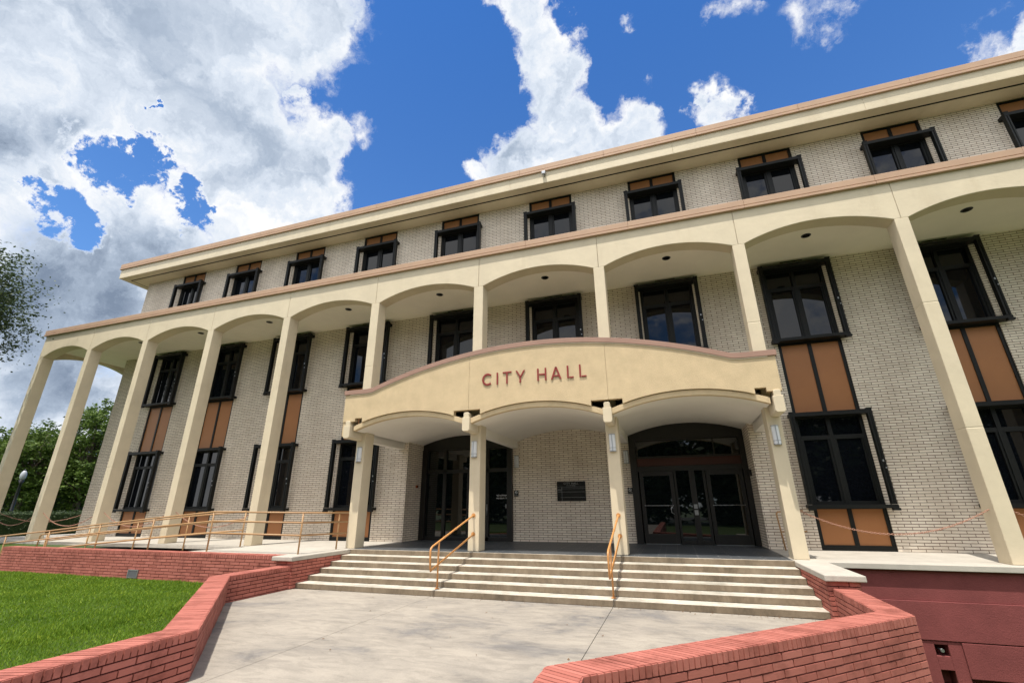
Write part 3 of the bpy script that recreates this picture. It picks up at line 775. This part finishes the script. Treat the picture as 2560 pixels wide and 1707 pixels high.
# piers with concrete caps beside the steps
def pier(x0, x1, y0, y1, zb, label, capx0, capx1, cy0):
    o = thing('stair_pier', label, 'pier', (wx((x0+x1)/2), y0, G*ZK), 'capped brick piers flanking the steps')
    g = MB(); brick_run(g, (x0, y0), (x1, y0), (0, -1), zb, -.095, soldier=0)
    brick_run(g, (x1, y0), (x1, y1), (1, 0), zb, -.095, soldier=0, off=1); brick_run(g, (x0, y1), (x0, y0), (-1, 0), zb, -.095, soldier=0, off=1)
    # header band under the cap, slightly proud
    setparent(g.build('brickwork', M['redbrick']), o)
    c = MB(); c.box(x0+.004, x1-.004, y0+.004, y1, zb-.1, -.094); setparent(c.build('mortar_core', M['mortar']), o)
    c = MB(); c.box(capx0, capx1, cy0, y1, -.092, .004); setparent(c.build('cap', M['concrete'], bevel=.015), o)
pier(18.0, 18.465, -2.24, -.33, -.72, 'brick pier with flat concrete cap at the left end of the steps', 17.92, 18.50, -2.33)
pier(29.11, 29.57, -2.22, -.31, -2.0, 'brick pier with flat concrete cap at the right end of the steps', 29.07, 29.66, -2.30)

# maroon basement wall at right
o = thing('basement_wall', 'maroon stucco retaining wall with grooved bands under the right terrace', 'wall', (wx(35), -.2, -1.95*ZK))
g = MB()
def band(x0, x1, yf, z0, z1): g.box(x0, x1, yf, 1.0, z0, z1)
band(29.58, 44, -.20, -.62, -.102)
band(29.58, 44, -.235, -1.245, -.62-.001)
X1, X2 = 31.10, 31.31
band(29.58, 31.0-.12, -.235, -1.80, -1.262); band(29.58, 44, -.205, -1.2619, -1.2451)
band(31.52, 44, -.235, -1.80, -1.262)
# niche bay
yN = -.215
band(30.882, X1, yN, -1.95, -1.262); band(X2, 31.518, yN, -1.95, -1.262)
band(X1, X2, yN, -1.31, -1.262); band(X1, X2, yN, -1.70, -1.49); g.box(X1, X2, .02, 1.0, -1.95, -1.31)
band(29.58, 30.88, -.12, -2.1, -1.801); band(31.52, 44, -.02, -2.1, -1.801)
setparent(g.build('stucco', M['maroon'], bevel=.006), o)
g = MB(); g.box(31.35, 33.2, -.239, -.2352, -1.2440, -1.2425)
sp = thing('wall_spigot', 'small chrome pipe stub in the square niche of the maroon wall', 'pipe', (wx(31.2), -.2, -1.42*ZK))
g = MB(); g.tube([(31.2, .02, -1.40), (31.2, -.19, -1.40)], .016, 10); g.tube([(31.2, -.19, -1.40), (31.2, -.23, -1.40)], .03, 12); setparent(g.build('pipe', M['metal']), sp)

# ------------------------------------------------------------------ rails
def rail_thing(label, loc, group=None): return thing('handrail', label, 'handrail', loc, group)
def stair_rail(x, label):
    o = rail_thing(label, (wx(x), -1.88, -.56*ZK), 'stair handrails fixed to the middle columns')
    g = MB(); r = .021
    up = [(x, 0, .862), (x, -.06, .852), (x, -2.16, .283), (x, -2.23, .245), (x, -2.25, .19), (x, -2.23, -.13), (x, -2.20, -.185), (x, -2.14, -.165), (x, -.06, .39), (x, 0, .41)]
    g.tube(up, r, 12); setparent(g.build('rail', M['handrail']), o)
    g = MB(); g.tube([(x, -1.88, -.566), (x, -1.88, .355)], .0185, 12); setparent(g.build('post', M['handrail']), o)
    g = MB(); g.tube([(x, -1.88, -.566), (x, -1.88, -.55)], .045, 16); setparent(g.build('base_flange', M['handrail']), o)
    for z in (.862, .41): g = MB(); g.tube([(x, -.001, z), (x, -.018, z)], .05, 16); setparent(g.build('wall_flange', M['handrail']), o)
    g = MB()
    for yy in (-.45, -1.05, -1.63): zz = .852+(yy+.06)*(.569/2.10); g.tube([(x, yy-.02, zz-.005), (x, yy+.02, zz+.005)], .0265, 12)
    setparent(g.build('coupling', M['handrail']), o)
stair_rail(21.96, 'tan pipe handrail on the left column in the middle of the steps')
stair_rail(25.62, 'tan pipe handrail on the right column in the middle of the steps')
def ramp_rail(label, y, posts, offs, extra=None, bend=None):
    o = rail_thing(label, (wx(posts[0][0]), y, 0), 'three bar ramp railings'); g = MB(); r = .022
    for k, dz in enumerate(offs):
        pts = [(x, y, t-dz) for x, t in posts]
        if bend: pts = [(bx, by, bt-dz) for bx, by, bt in bend]+pts
        if k == 0 and extra: pts = pts+extra
        g = MB(); g.tube(pts, r, 10); setparent(g.build('rail', M['olive']), o)
    for x, t in posts[:]:
        g = MB(); g.tube([(x, y, t-.98), (x, y, t)], .02, 10); setparent(g.build('post', M['olive']), o)
    return o
fr = ramp_rail('tan ramp railing running just behind the low pink wall', -1.77, [(18.15, .957), (15.2, .985), (13.0, .82), (10.8, .648), (8.5, .45), (6.3, .285)], (0, .235, .53),
    [(5.95, -1.77, .26), (5.85, -1.77, .2), (5.8, -1.77, -.6)], [(18.15, -.02, .93)])
g = MB(); g.tube([(18.13, -.36, 0), (18.13, -.36, .935)], .02, 10); setparent(g.build('post', M['olive']), fr)
ramp_rail('tan ramp railing along the edge of the terrace slab beside the columns', -.36, [(14.77, .985), (12.5, .84), (10.25, .662), (7.9, .463), (5.6, .26)], (0, .235, .53),
    [(5.3, -.36, .235), (5.2, -.36, .18), (5.15, -.36, -.3)])
o = rail_thing('short tan handrail against the brick wall at the right end of the portico', (wx(29.3), 2.3, 0))
g = MB(); g.tube([(29.42, 2.2, 0), (29.36, 2.2, .86), (29.40, 2.2, .90), (30.0, 2.3, .93)], .02, 10); g.tube([(29.39, 2.2, .43), (30.0, 2.3, .44)], .018, 10)
setparent(g.build('rail', M['olive']), o)
# ramp itself
g = MB(); g.prism_y([(5.2, -.9), (15.0, -.9), (15.0, -.004), (5.2, -.66)], -1.84, -.35)
tag(g.build('ramp', M['concrete']), kind='structure')

# ------------------------------------------------------------------ chains between columns
def chain_mesh(P, Q, sag, name='chain'):
    P, Q = Vector(P), Vector(Q); n = int((Q-P).length/.036); g = MB(); prev = None
    pts = [P.lerp(Q, i/n)-Vector((0, 0, sag*4*(i/n)*(1-i/n))) for i in range(n+1)]
    for i in range(n):
        a, b = pts[i], pts[i+1]; c = (a+b)/2; d = (b-a).normalized(); w = d.cross(Vector((0, 0, 1))).normalized()
        if i % 2: w = d.cross(w)
        la, wb, r = .027, .0145, .0052; ring = []
        K = 10; base = len(g.v); nn = d.cross(w)
        for k in range(K):
            t = 2*math.pi*k/K; cen = c+d*(la*math.cos(t))+w*(wb*math.sin(t)); rad = (d*math.cos(t)+w*math.sin(t)).normalized()
            for q in range(4): s_ = 2*math.pi*q/4; g.v.append(tuple(cen+rad*(r*math.cos(s_))+nn*(r*math.sin(s_))))
        for k in range(K):
            for q in range(4):
                g.face([base+k*4+q, base+((k+1) % K)*4+q, base+((k+1) % K)*4+(q+1) % 4, base+k*4+(q+1) % 4], sm=True)
    return g
side = {0: 'between the corner column and the next one', 1: 'between the second and third columns from the left', 2: 'between the third and fourth columns from the left', 3: 'between the fourth and fifth columns from the left',
        8: 'right of the canopy, between its last column and the next', 9: 'at the far right, leaving the rightmost column', 10: 'beyond the rightmost visible column', 11: 'at the far end of the right terrace'}
for i in (0, 1, 2, 3, 8, 9, 10):
    P, Q = (wx(i*S+.15), .16, .965*ZK), (wx((i+1)*S-.15), .16, .965*ZK)
    o = chain_mesh(P, Q, .46).build('chain', M['chain'], warp=False, origin=P)
    tag(o, 'rust coloured chain sagging '+side[i], 'chain', 'sagging chains between columns')
P, Q = (wx(0), .42, .965*ZK), (wx(0), 3.66, .965*ZK)
tag(chain_mesh(P, Q, .4).build('chain', M['chain'], warp=False, origin=P), 'rust coloured chain running back along the left side colonnade', 'chain', 'sagging chains between columns')

# ------------------------------------------------------------------ lamps, signs, small things
def lamp(x, yf, z0, z1, label, group='half round wall lamps'):
    o = thing('wall_lamp', label, 'wall lamp', (wx(x), yf, z0*ZK), group); zc = 0
    g = MB(); g.box(x-.075, x+.075, yf-.012, yf-.001, z0+.01, z1-.01); setparent(g.build('back_plate', M['metal'], bevel=.003), o)
    def half(r, a, b, m, nm):
        g = MB(); n = 14; pl = [(x+r*math.cos(math.pi+math.pi*k/n), yf-.012+r*1.0*math.sin(math.pi+math.pi*k/n)) for k in range(n+1)]
        g.prism_z(pl, a, b); setparent(g.build(nm, m, bevel=.003), o)
    half(.078, z0+.02, z1-.02, M['lampglass'], 'diffuser'); half(.084, z0, z0+.02, M['metal'], 'band'); half(.084, z0+.085, z0+.097, M['metal'], 'band'); half(.084, z1-.02, z1, M['metal'], 'band')
    g = MB(); g.box(x-.006, x+.006, yf-.10, yf-.088, z0, z1); setparent(g.build('rib', M['metal']), o)
for x, t in ((5*S, 'first column of the canopy from the left'), (6*S-.02, 'second column of the canopy, above the left stair handrail'), (7*S, 'third column of the canopy, above the right stair handrail'), (8*S-.02, 'last column of the canopy on the right')):
    lamp(x, 0, 2.335, 2.766, 'white half round lamp on the '+t)
lamp(22.0, YB, 2.31, 2.71, 'white half round lamp on the brick wall beside the left entrance')
lamp(25.62, YB, 2.33, 2.73, 'white half round lamp on the brick strip beside the right entrance')

# lettering on the canopy
sg = thing('wall_sign', 'raised red capital letters reading CITY HALL on the canopy', 'sign', (wx(23.8), yF-.03, 4.1*ZK))
Z0, Z1, tk = 4.15, 4.485, .042
def letter(fn):
    g = MB(); fn(g); setparent(g.build('letter', M['letter'], bevel=.003), sg)
ya, yb2 = yF-.026, yF-.008
def vbar(g, x, z0=Z0, z1=Z1): g.box(x, x+tk, ya, yb2, z0, z1)
def hbar(g, x0, x1, z): g.box(x0, x1, ya+.0005, yb2, z, z+tk*.9)
def slant(g, xa, za, xb, zb):
    g.prism_y([(xa-tk*.52, za), (xa+tk*.52, za), (xb+tk*.52, zb), (xb-tk*.52, zb)] if zb > za else [(xb-tk*.52, zb), (xb+tk*.52, zb), (xa+tk*.52, za), (xa-tk*.52, za)], ya, yb2)
def fC(g):
    cx_, cz_, r1, r0 = 22.533, (Z0+Z1)/2, .17, .118; n = 22; A = [R(48+(312-48)*k/n) for k in range(n+1)]
    for k in range(n):
        a, b = A[k], A[k+1]
        g.prism_y([(cx_+r0*math.cos(a)*.92, cz_+r0*math.sin(a)), (cx_+r1*math.cos(a)*.92, cz_+r1*math.sin(a)), (cx_+r1*math.cos(b)*.92, cz_+r1*math.sin(b)), (cx_+r0*math.cos(b)*.92, cz_+r0*math.sin(b))], ya, yb2)
letter(fC)
letter(lambda g: vbar(g, 22.787))
letter(lambda g: (vbar(g, 23.056, Z0, Z1-tk*.9), hbar(g, 22.959, 23.205, Z1-tk*.9)))
letter(lambda g: (vbar(g, 23.422, Z0, Z0+.15), slant(g, 23.447, Z0+.148, 23.340, Z1), slant(g, 23.449, Z0+.148, 23.559, Z1)))
letter(lambda g: (vbar(g, 23.904), vbar(g, 24.107), hbar(g, 23.957, 24.107, 4.30)))
letter(lambda g: (slant(g, 24.285, Z0, 24.402, Z1), slant(g, 24.519, Z0, 24.404, Z1), hbar(g, 24.336, 24.468, 4.225)))
letter(lambda g: (vbar(g, 24.686), hbar(g, 24.739, 24.854, Z0)))
letter(lambda g: (vbar(g, 25.001), hbar(g, 25.054, 25.179, Z0)))
g = MB()
for x in (22.401, 22.594, 22.813, 23.081, 23.447, 23.931, 24.134, 24.402, 24.713, 25.028): g.tube([(x, yF-.02, 4.27), (x, yF, 4.27)], .008, 6)
setparent(g.build('mounting_pin', M['metal']), sg)

# plaque
pq = thing('plaque', 'black rectangular plaque headed CITY HALL on the centre brick wall', 'plaque', (wx(23.82), YB, 1.2*ZK))
g = MB(); g.box(23.36, 24.28, YB-.03, YB-.001, 1.222, 1.826); setparent(g.build('panel', M['black'], bevel=.003), pq)
g = MB(); yy = YB-.0335
for z in (1.655, 1.60, 1.50): g.box(23.36 if z != 1.60 else 23.50, 24.27, yy, yy+.003, z, z+.006)
g.box(23.47, 24.27, yy, yy+.003, 1.335, 1.341); g.box(23.515, 23.521, yy-.001, yy+.003, 1.23, 1.66)
setparent(g.build('rule', M['grey']), pq)
text_mesh('CITY HALL', .088, 23.82, yy, 1.735, 'title', M['grey'], pq, .001, spacing=1.15)
text_mesh('CITY OF OCALA', .04, 23.82, yy, 1.685, 'subtitle', M['grey'], pq, .001)
text_mesh('1952', .07, 23.435, yy, 1.54, 'year', M['grey'], pq, .001)

def nosmoke(x, z, label):
    o = thing('no_smoking_sign', label, 'sign', (wx(x), YB, z*ZK), 'black no smoking signs')
    g = MB(); g.box(x-.075, x+.075, YB-.012, YB-.001, z, z+.19); setparent(g.build('plate', M['black'], bevel=.002), o)
    g = MB(); n = 24; cz_ = z+.125; y0 = YB-.0125
    for k in range(n):
        a, b = 2*math.pi*k/n, 2*math.pi*(k+1)/n
        g.prism_y([(x+.036*math.cos(a), cz_+.036*math.sin(a)), (x+.045*math.cos(a), cz_+.045*math.sin(a)), (x+.045*math.cos(b), cz_+.045*math.sin(b)), (x+.036*math.cos(b), cz_+.036*math.sin(b))], y0-.001, y0)
    g.prism_y([(x-.030, cz_+.022), (x-.024, cz_+.03), (x+.030, cz_-.022), (x+.024, cz_-.03)][::-1], y0-.001, y0)
    g.box(x-.022, x+.022, y0-.001, y0, cz_-.004, cz_+.004)
    setparent(g.build('symbol', M['white']), o)
    text_mesh('NO SMOKING', .021, x, y0-.001, z+.035, 'caption', M['white'], o, .0005)
nosmoke(21.98, 1.39, 'small black no smoking sign by the left entrance'); nosmoke(25.655, 1.41, 'small black no smoking sign by the right entrance')
o = thing('alarm_box', 'small red box on the side wall left of the entrance', 'alarm', (wx(18.48), 3.08, 1.7*ZK))
g = MB(); g.box(18.482, 18.54, 3.02, 3.12, 1.70, 1.80); setparent(g.build('housing', M['redbox'], bevel=.006), o)
g = MB(); g.tube([(18.54, 3.07, 1.75), (18.552, 3.07, 1.75)], .03, 12); setparent(g.build('lens', M['black']), o)
o = thing('alarm_box', 'small black box on the brick edge right of the right doors', 'alarm', (wx(29.05), 3.0, 1.9*ZK))
g = MB(); g.box(28.98, 29.078, 2.98, 3.12, 1.85, 2.02); setparent(g.build('housing', M['black'], bevel=.006), o)
# flood light on the roof fascia
o = thing('flood_light', 'small grey flood light fixed to the middle of the roof fascia', 'light', (wx(23.8), RY, 12.3*ZK))
g = MB(); g.box(23.74, 23.87, RY-.14, RY-.03, 12.40, 12.52); setparent(g.build('head', M['metal'], bevel=.008), o)
g = MB(); g.tube([(23.8, RY-.001, 12.36), (23.8, RY-.06, 12.34), (23.8, RY-.08, 12.41)], .015, 8); setparent(g.build('arm', M['metal']), o)
# downlights
for b in BAYS:
    x = b*S+.05
    w_ = {1.5: 'second arch from the left', 2.5: 'third arch from the left', 3.5: 'fourth arch from the left', 4.5: 'arch just left of the canopy', 5.5: 'arch above the left end of the canopy', 6.5: 'arch directly above the CITY HALL letters', 7.5: 'arch above the right half of the canopy', 8.5: 'first arch right of the canopy', 9.5: 'second arch right of the canopy, at the frame edge', 10.5: 'third arch right of the canopy', 11.5: 'last arch of the right end'}[b]
    o = thing('ceiling_light', 'round black recessed light in the '+w_, 'light', (wx(x), .87, 7.9*ZK), 'recessed lights in the arcade ceiling')
    g = MB(); n = 20; x0 = wx(x)
    ring = lambda r, z: [(x0+r*math.cos(2*math.pi*k/n), .87+r*math.sin(2*math.pi*k/n), z) for k in range(n)]
    zz = 7.93*ZK
    A, B, C_ = ring(.12, zz-.002), ring(.105, zz-.014), ring(.085, zz-.006)
    bs = len(g.v); g.v += A+B+C_
    for k in range(n):
        j = (k+1) % n; g.face([bs+j, bs+k, bs+n+k, bs+n+j], sm=True); g.face([bs+n+j, bs+n+k, bs+2*n+k, bs+2*n+j], sm=True)
    g.face([bs+2*n+k for k in range(n)], 1)
    setparent(g.build('trim_ring', [M['blackmetal'], M['black']], warp=False), o)
# foundation vent in the long wall
o = thing('wall_vent', 'grey louvred vent low in the long pink wall above the grass', 'vent', (wx(13.3), -2.17, -.6*ZK))
g = MB()
g.box(13.07, 13.45, -2.19, -2.165, -.47, -.445); g.box(13.07, 13.45, -2.19, -2.165, -.645, -.625); g.box(13.07, 13.095, -2.19, -2.165, -.625, -.47); g.box(13.425, 13.45, -2.19, -2.165, -.625, -.47)
setparent(g.build('frame', M['metal'], bevel=.002), o)
g = MB()
for k in range(7): z = -.615+k*.0215; g.prism_x([(-2.187, z), (-2.183, z-.004), (-2.166, z+.012), (-2.169, z+.016)], 13.095, 13.425)
setparent(g.build('louvre', M['metal']), o)

#BACKGROUND
# ------------------------------------------------------------------ vegetation and background
def fast_mesh(name, V, nper, m, smooth=False):
    n = len(V); me = bpy.data.meshes.new(name); nf = n//nper
    me.vertices.add(n); me.vertices.foreach_set('co', V.astype(np.float32).ravel())
    me.loops.add(n); me.loops.foreach_set('vertex_index', np.arange(n, dtype=np.int32))
    me.polygons.add(nf); me.polygons.foreach_set('loop_start', np.arange(0, n, nper, dtype=np.int32)); me.polygons.foreach_set('loop_total', np.full(nf, nper, dtype=np.int32))
    me.materials.append(m); me.update(); me.validate(); o = bpy.data.objects.new(name, me); col.objects.link(o); return o
def leaves(rng, cen, spread, n, size):
    """n leaf quads gathered round twig centres"""
    k = rng.integers(0, len(cen), n); p = cen[k]+rng.normal(0, 1, (n, 3))*spread[k][:, None]*np.array([1, 1, .7])
    a = rng.normal(0, 1, (n, 3)); a /= np.linalg.norm(a, axis=1)[:, None]; a[:, 2] *= .6
    b = np.cross(a, rng.normal(0, 1, (n, 3))); b /= np.linalg.norm(b, axis=1)[:, None]+1e-6
    s = size*rng.uniform(.6, 1.3, (n, 1)); a *= s; b *= s*.45
    V = np.empty((n, 4, 3)); V[:, 0] = p-a; V[:, 1] = p+b; V[:, 2] = p+a; V[:, 3] = p-b
    return V.reshape(-1, 3)
def tree(name, label, x, y, zg, h, rx, rz, nl, size, seed, mleaf, group, clumps=60, bare=0, trunk=.28, low=.25):
    rng = np.random.default_rng(seed); rd = random.Random(seed)
    t = thing(name, label, 'tree', (x, y, zg), group)
    zc = zg+h-rz
    c = rng.normal(0, 1, (clumps, 3)); c /= np.linalg.norm(c, axis=1)[:, None]; c *= rng.uniform(.35, 1, (clumps, 1))**.6
    c[:, 2] = np.where(c[:, 2] < -low*2, -low*2*rng.random(clumps), c[:, 2])
    cen = c*np.array([rx*.9, rx*.9, rz*.92])+np.array([x, y, zc])
    sub = []; 
    for q in cen:
        for _ in range(5): sub.append(q+rng.normal(0, 1, 3)*rx*.13)
    sub = np.array(sub); sp = rng.uniform(.05, .13, len(sub))*rx
    o = fast_mesh('crown', leaves(rng, sub, sp, nl, size)-np.array([x, y, zg]), 4, mleaf); o.parent = t
    g = MB(); top = Vector((x+rd.uniform(-.4, .4), y+rd.uniform(-.4, .4), zc-rz*.15))
    base = Vector((x, y, zg-.2)); mid = base.lerp(top, .5)+Vector((rd.uniform(-.3, .3), rd.uniform(-.3, .3), 0))
    g.tube([base, base+Vector((0, 0, .5)), mid, top], trunk, 9, rad=[trunk*1.5, trunk*1.05, trunk*.85, trunk*.5])
    for q in cen[::2]:
        s0 = mid.lerp(top, rd.uniform(0, 1)); q = Vector(q); m1 = s0.lerp(q, .5)+Vector((rd.uniform(-.2, .2), rd.uniform(-.2, .2), rd.uniform(0, .5)))
        g.tube([s0, m1, q], .05, 5, rad=[trunk*.34, trunk*.18, .02])
    setparent(g.build('trunk', M['bark'], warp=False), t)
    return t
GZ = -.655
OK = 'trees beyond the left end of the building'
tree('oak_tree', 'bushy green tree rising left of the corner column, lowest of the skyline', -18.6, 10.2, GZ, 8.1, 2.6, 3.5, 16000, .13, 11, M['leaf'], OK, low=.9, clumps=80)
tree('oak_tree', 'tall light green tree standing against the left brick corner of the building', -17.0, 13.2, GZ, 10.2, 2.7, 5.0, 24000, .13, 12, M['leaf'], OK, low=.95, clumps=110)
tree('oak_tree', 'green tree at the far left edge behind the first column', -20.5, 5.6, GZ, 10.0, 2.6, 4.2, 18000, .13, 13, M['leaf'], OK, low=.8, clumps=90)
tree('oak_tree', 'dark tree hung with grey twigs behind the lamp post', -24.0, 14.0, GZ, 8.2, 5.0, 3.6, 22000, .15, 14, M['leafd'], OK, low=.6, clumps=110)
tree('oak_tree', 'dark tree filling the gap low behind the second column', -20.5, 20.0, GZ, 9.5, 4.6, 4.3, 22000, .15, 19, M['leafd'], OK, low=.8, clumps=110)
tree('live_oak', 'nearer tree whose dark leafy twigs reach in from the left edge of the photo', .75, -4.9, GZ, 11.6, 3.75, 2.3, 95000, .072, 15, M['leafd'], None, clumps=300, low=.40, trunk=.3)
# oaks across the street, mirrored in the glass
names = ['farthest left', 'second from the left', 'third from the left', 'fourth from the left', 'fifth from the left', 'sixth from the left', 'farthest right']
for i, (x, y) in enumerate([(-14, -38), (-1, -41), (11, -38), (23, -40), (35, -38), (47, -40), (60, -38)]):
    if i == 0: T = T0 = tree('street_oak', '', x, y, -.75, 13.5, 7.6, 6.9, 16000, .5, 30, M['leafd'], 'oaks across the street', low=.9, clumps=120)
    else: T = copy_tree(T0); T.location = (x, y, -.75); T.rotation_euler = (0, 0, i*1.3)
    T['label'] = 'broad dark oak across the street, %s of its row' % names[i]
# hedge
rng = np.random.default_rng(3)
hd = thing('hedge', 'dark clipped hedge beyond the left end of the terrace', 'hedge', (-7.5, 10, GZ))
n = 30000; P = np.stack([rng.uniform(-8.6, -6.9, n), rng.uniform(-6, 26, n), rng.uniform(GZ, .86, n)], 1)
k = rng.integers(0, 3, n); P[k == 0, 2] = .86; P[k == 1, 0] = -6.9; P += rng.normal(0, .05, P.shape)
V = leaves(rng, P, np.full(n, .03), n, .06); o = fast_mesh('foliage', V-np.array([-7.5, 10, GZ]), 4, M['leafd']); o.parent = hd
g = MB(); g.box(-8.5, -7.0, -5.9, 25.9, GZ-.1, .8); setparent(g.build('inner_growth', M['leafd'], warp=False), hd)
# low grey building
lb = thing('low_building', 'low flat grey building far behind the trees at left', 'building', (-30, 25, GZ))
g = MB(); g.box(-36, -28, -4, 46, GZ-.2, 2.85); setparent(g.build('wall', M['greywall'], warp=False), lb)
g = MB(); g.box(-36.2, -27.8, -4.2, 46.2, 2.851, 3.05); setparent(g.build('roof', M['blackmetal'], warp=False), lb)
g = MB()
for q in range(-2, 45, 6): g.box(-27.99, -27.95, q, q+4.4, GZ+.2, 1.3)
setparent(g.build('window_band', M['black'], warp=False), lb)
# lamp post
lp = thing('street_lamp', 'black lamp post with a small white acorn globe in front of the trees at left', 'street lamp', (-11.06, 6.5, GZ))
g = MB(); lx_, ly_ = -11.06, 6.5
g.tube([(lx_, ly_, GZ), (lx_, ly_, GZ+.35), (lx_, ly_, GZ+.4), (lx_, ly_, 2.55), (lx_, ly_, 2.75)], .1, 12, rad=[.2, .18, .09, .065, .15]); setparent(g.build('pole', M['blackmetal'], warp=False), lp)
g = MB(); g.tube([(lx_, ly_, 2.76), (lx_, ly_, 2.9), (lx_, ly_, 3.1), (lx_, ly_, 3.25), (lx_, ly_, 3.33)], .2, 14, rad=[.10, .15, .16, .11, .04]); setparent(g.build('globe', M['globe'], warp=False), lp)
g = MB(); g.tube([(lx_, ly_, 3.33), (lx_, ly_, 3.42)], .03, 8, rad=[.05, .015]); setparent(g.build('finial', M['blackmetal'], warp=False), lp)
# lawn
def lawn(name, N, rx_, ry_, zf, inside, h, seed, w=.0045):
    rng = np.random.default_rng(seed); x = rng.uniform(*rx_, N); y = rng.uniform(*ry_, N)
    # thin out with distance from the viewer
    d = np.hypot(x-26.9, y+11.5); keep = (rng.random(N) < np.clip((9.0/d)**1.1, .12, 1)) & inside(x, y); x, y, d = x[keep], y[keep], d[keep]; n = len(x)
    z = zf(x, y); hh = h*rng.uniform(.5, 1.25, n)*(.85+.25*np.sin(x*2.1+np.sin(y*1.7)*2)*np.sin(y*2.6+1.3*np.sin(x))); an = rng.uniform(0, math.pi, n); ww = w*rng.uniform(.7, 1.4, n)*np.clip(d/9, 1, 2.4)
    lean = rng.normal(0, .5, (n, 2))*hh[:, None]
    V = np.empty((n, 3, 3)); dx, dy = np.cos(an)*ww, np.sin(an)*ww
    V[:, 0] = np.stack([x-dx, y-dy, z], 1); V[:, 1] = np.stack([x+dx, y+dy, z], 1); V[:, 2] = np.stack([x+lean[:, 0], y+lean[:, 1], z+hh], 1)
    o = fast_mesh(name, V.reshape(-1, 3), 3, M['blade']); tag(o, kind='stuff'); return o
def leftin(x, y):
    ok = (y < -2.2)
    # keep left of the wing wall outer face
    o = miter(LI[0:1]+LI[1:], -.36); lim = np.where(y > -3.99, 18.02, np.where(y > -7.3, 18.04+(-3.99-y)*(21.36-18.04)/(7.3-3.99), 21.36))
    return ok & (x < lim)
o = lawn('grass', 620000, (4.5, 21.5), (-14, -2.2), lambda x, y: np.full_like(x, GZ), leftin, .05, 5)
tag(o, 'short bright green lawn inside the pink walls', 'grass')
def rz(x, y): return np.interp(y, [-9.5, -6, -3.2, 12], [-.8, -1.5, -1.93, -2.0])
def rightin(x, y): return (x > np.where(y > -4.2, 29.6, 29.6-(-4.2-y)*1.08))
o = lawn('grass', 90000, (27, 34), (-7, -.1), rz, rightin, .06, 6); tag(o, 'sunken strip of grass below the maroon wall', 'grass')

# dry leaves and grit on the walk and steps
rng = np.random.default_rng(21); P_ = []
for k in range(150):
    s_ = rng.random()
    if s_ < .45: P_.append((rng.uniform(18.8, 28.9), -2.10-abs(rng.normal(0, .10)), G*ZK+.012))
    elif s_ < .6: P_.append((rng.normal(28.3, .5), -2.12-abs(rng.normal(0, .12)), G*ZK+.012))
    elif s_ < .8: P_.append((rng.uniform(20.5, 26), rng.uniform(-6.5, -2.3), G*ZK+.012))
    else:
        q = rng.integers(1, 6); P_.append((rng.uniform(18.8, 28.9), -.2-.375*(q-1)-rng.uniform(.02, .1), (-.1133*q)*ZK+.012))
P_ = np.array(P_); n = len(P_); an = rng.uniform(0, 6.28, n); sz = rng.uniform(.008, .026, n)
V = np.empty((n, 4, 3))
for c, (u, v) in enumerate(((-1, 0), (0, -.45), (1, 0), (0, .45))):
    V[:, c, 0] = P_[:, 0]+(u*np.cos(an)-v*np.sin(an))*sz; V[:, c, 1] = P_[:, 1]+(u*np.sin(an)+v*np.cos(an))*sz; V[:, c, 2] = P_[:, 2]+rng.uniform(-.004, .010, n)
o = fast_mesh('fallen_leaves', V.reshape(-1, 3), 4, mat('dry_leaf', (.14, .075, .035), .8)[0]); tag(o, 'small dry brown leaves scattered on the walk and steps', 'leaves', kind='stuff')
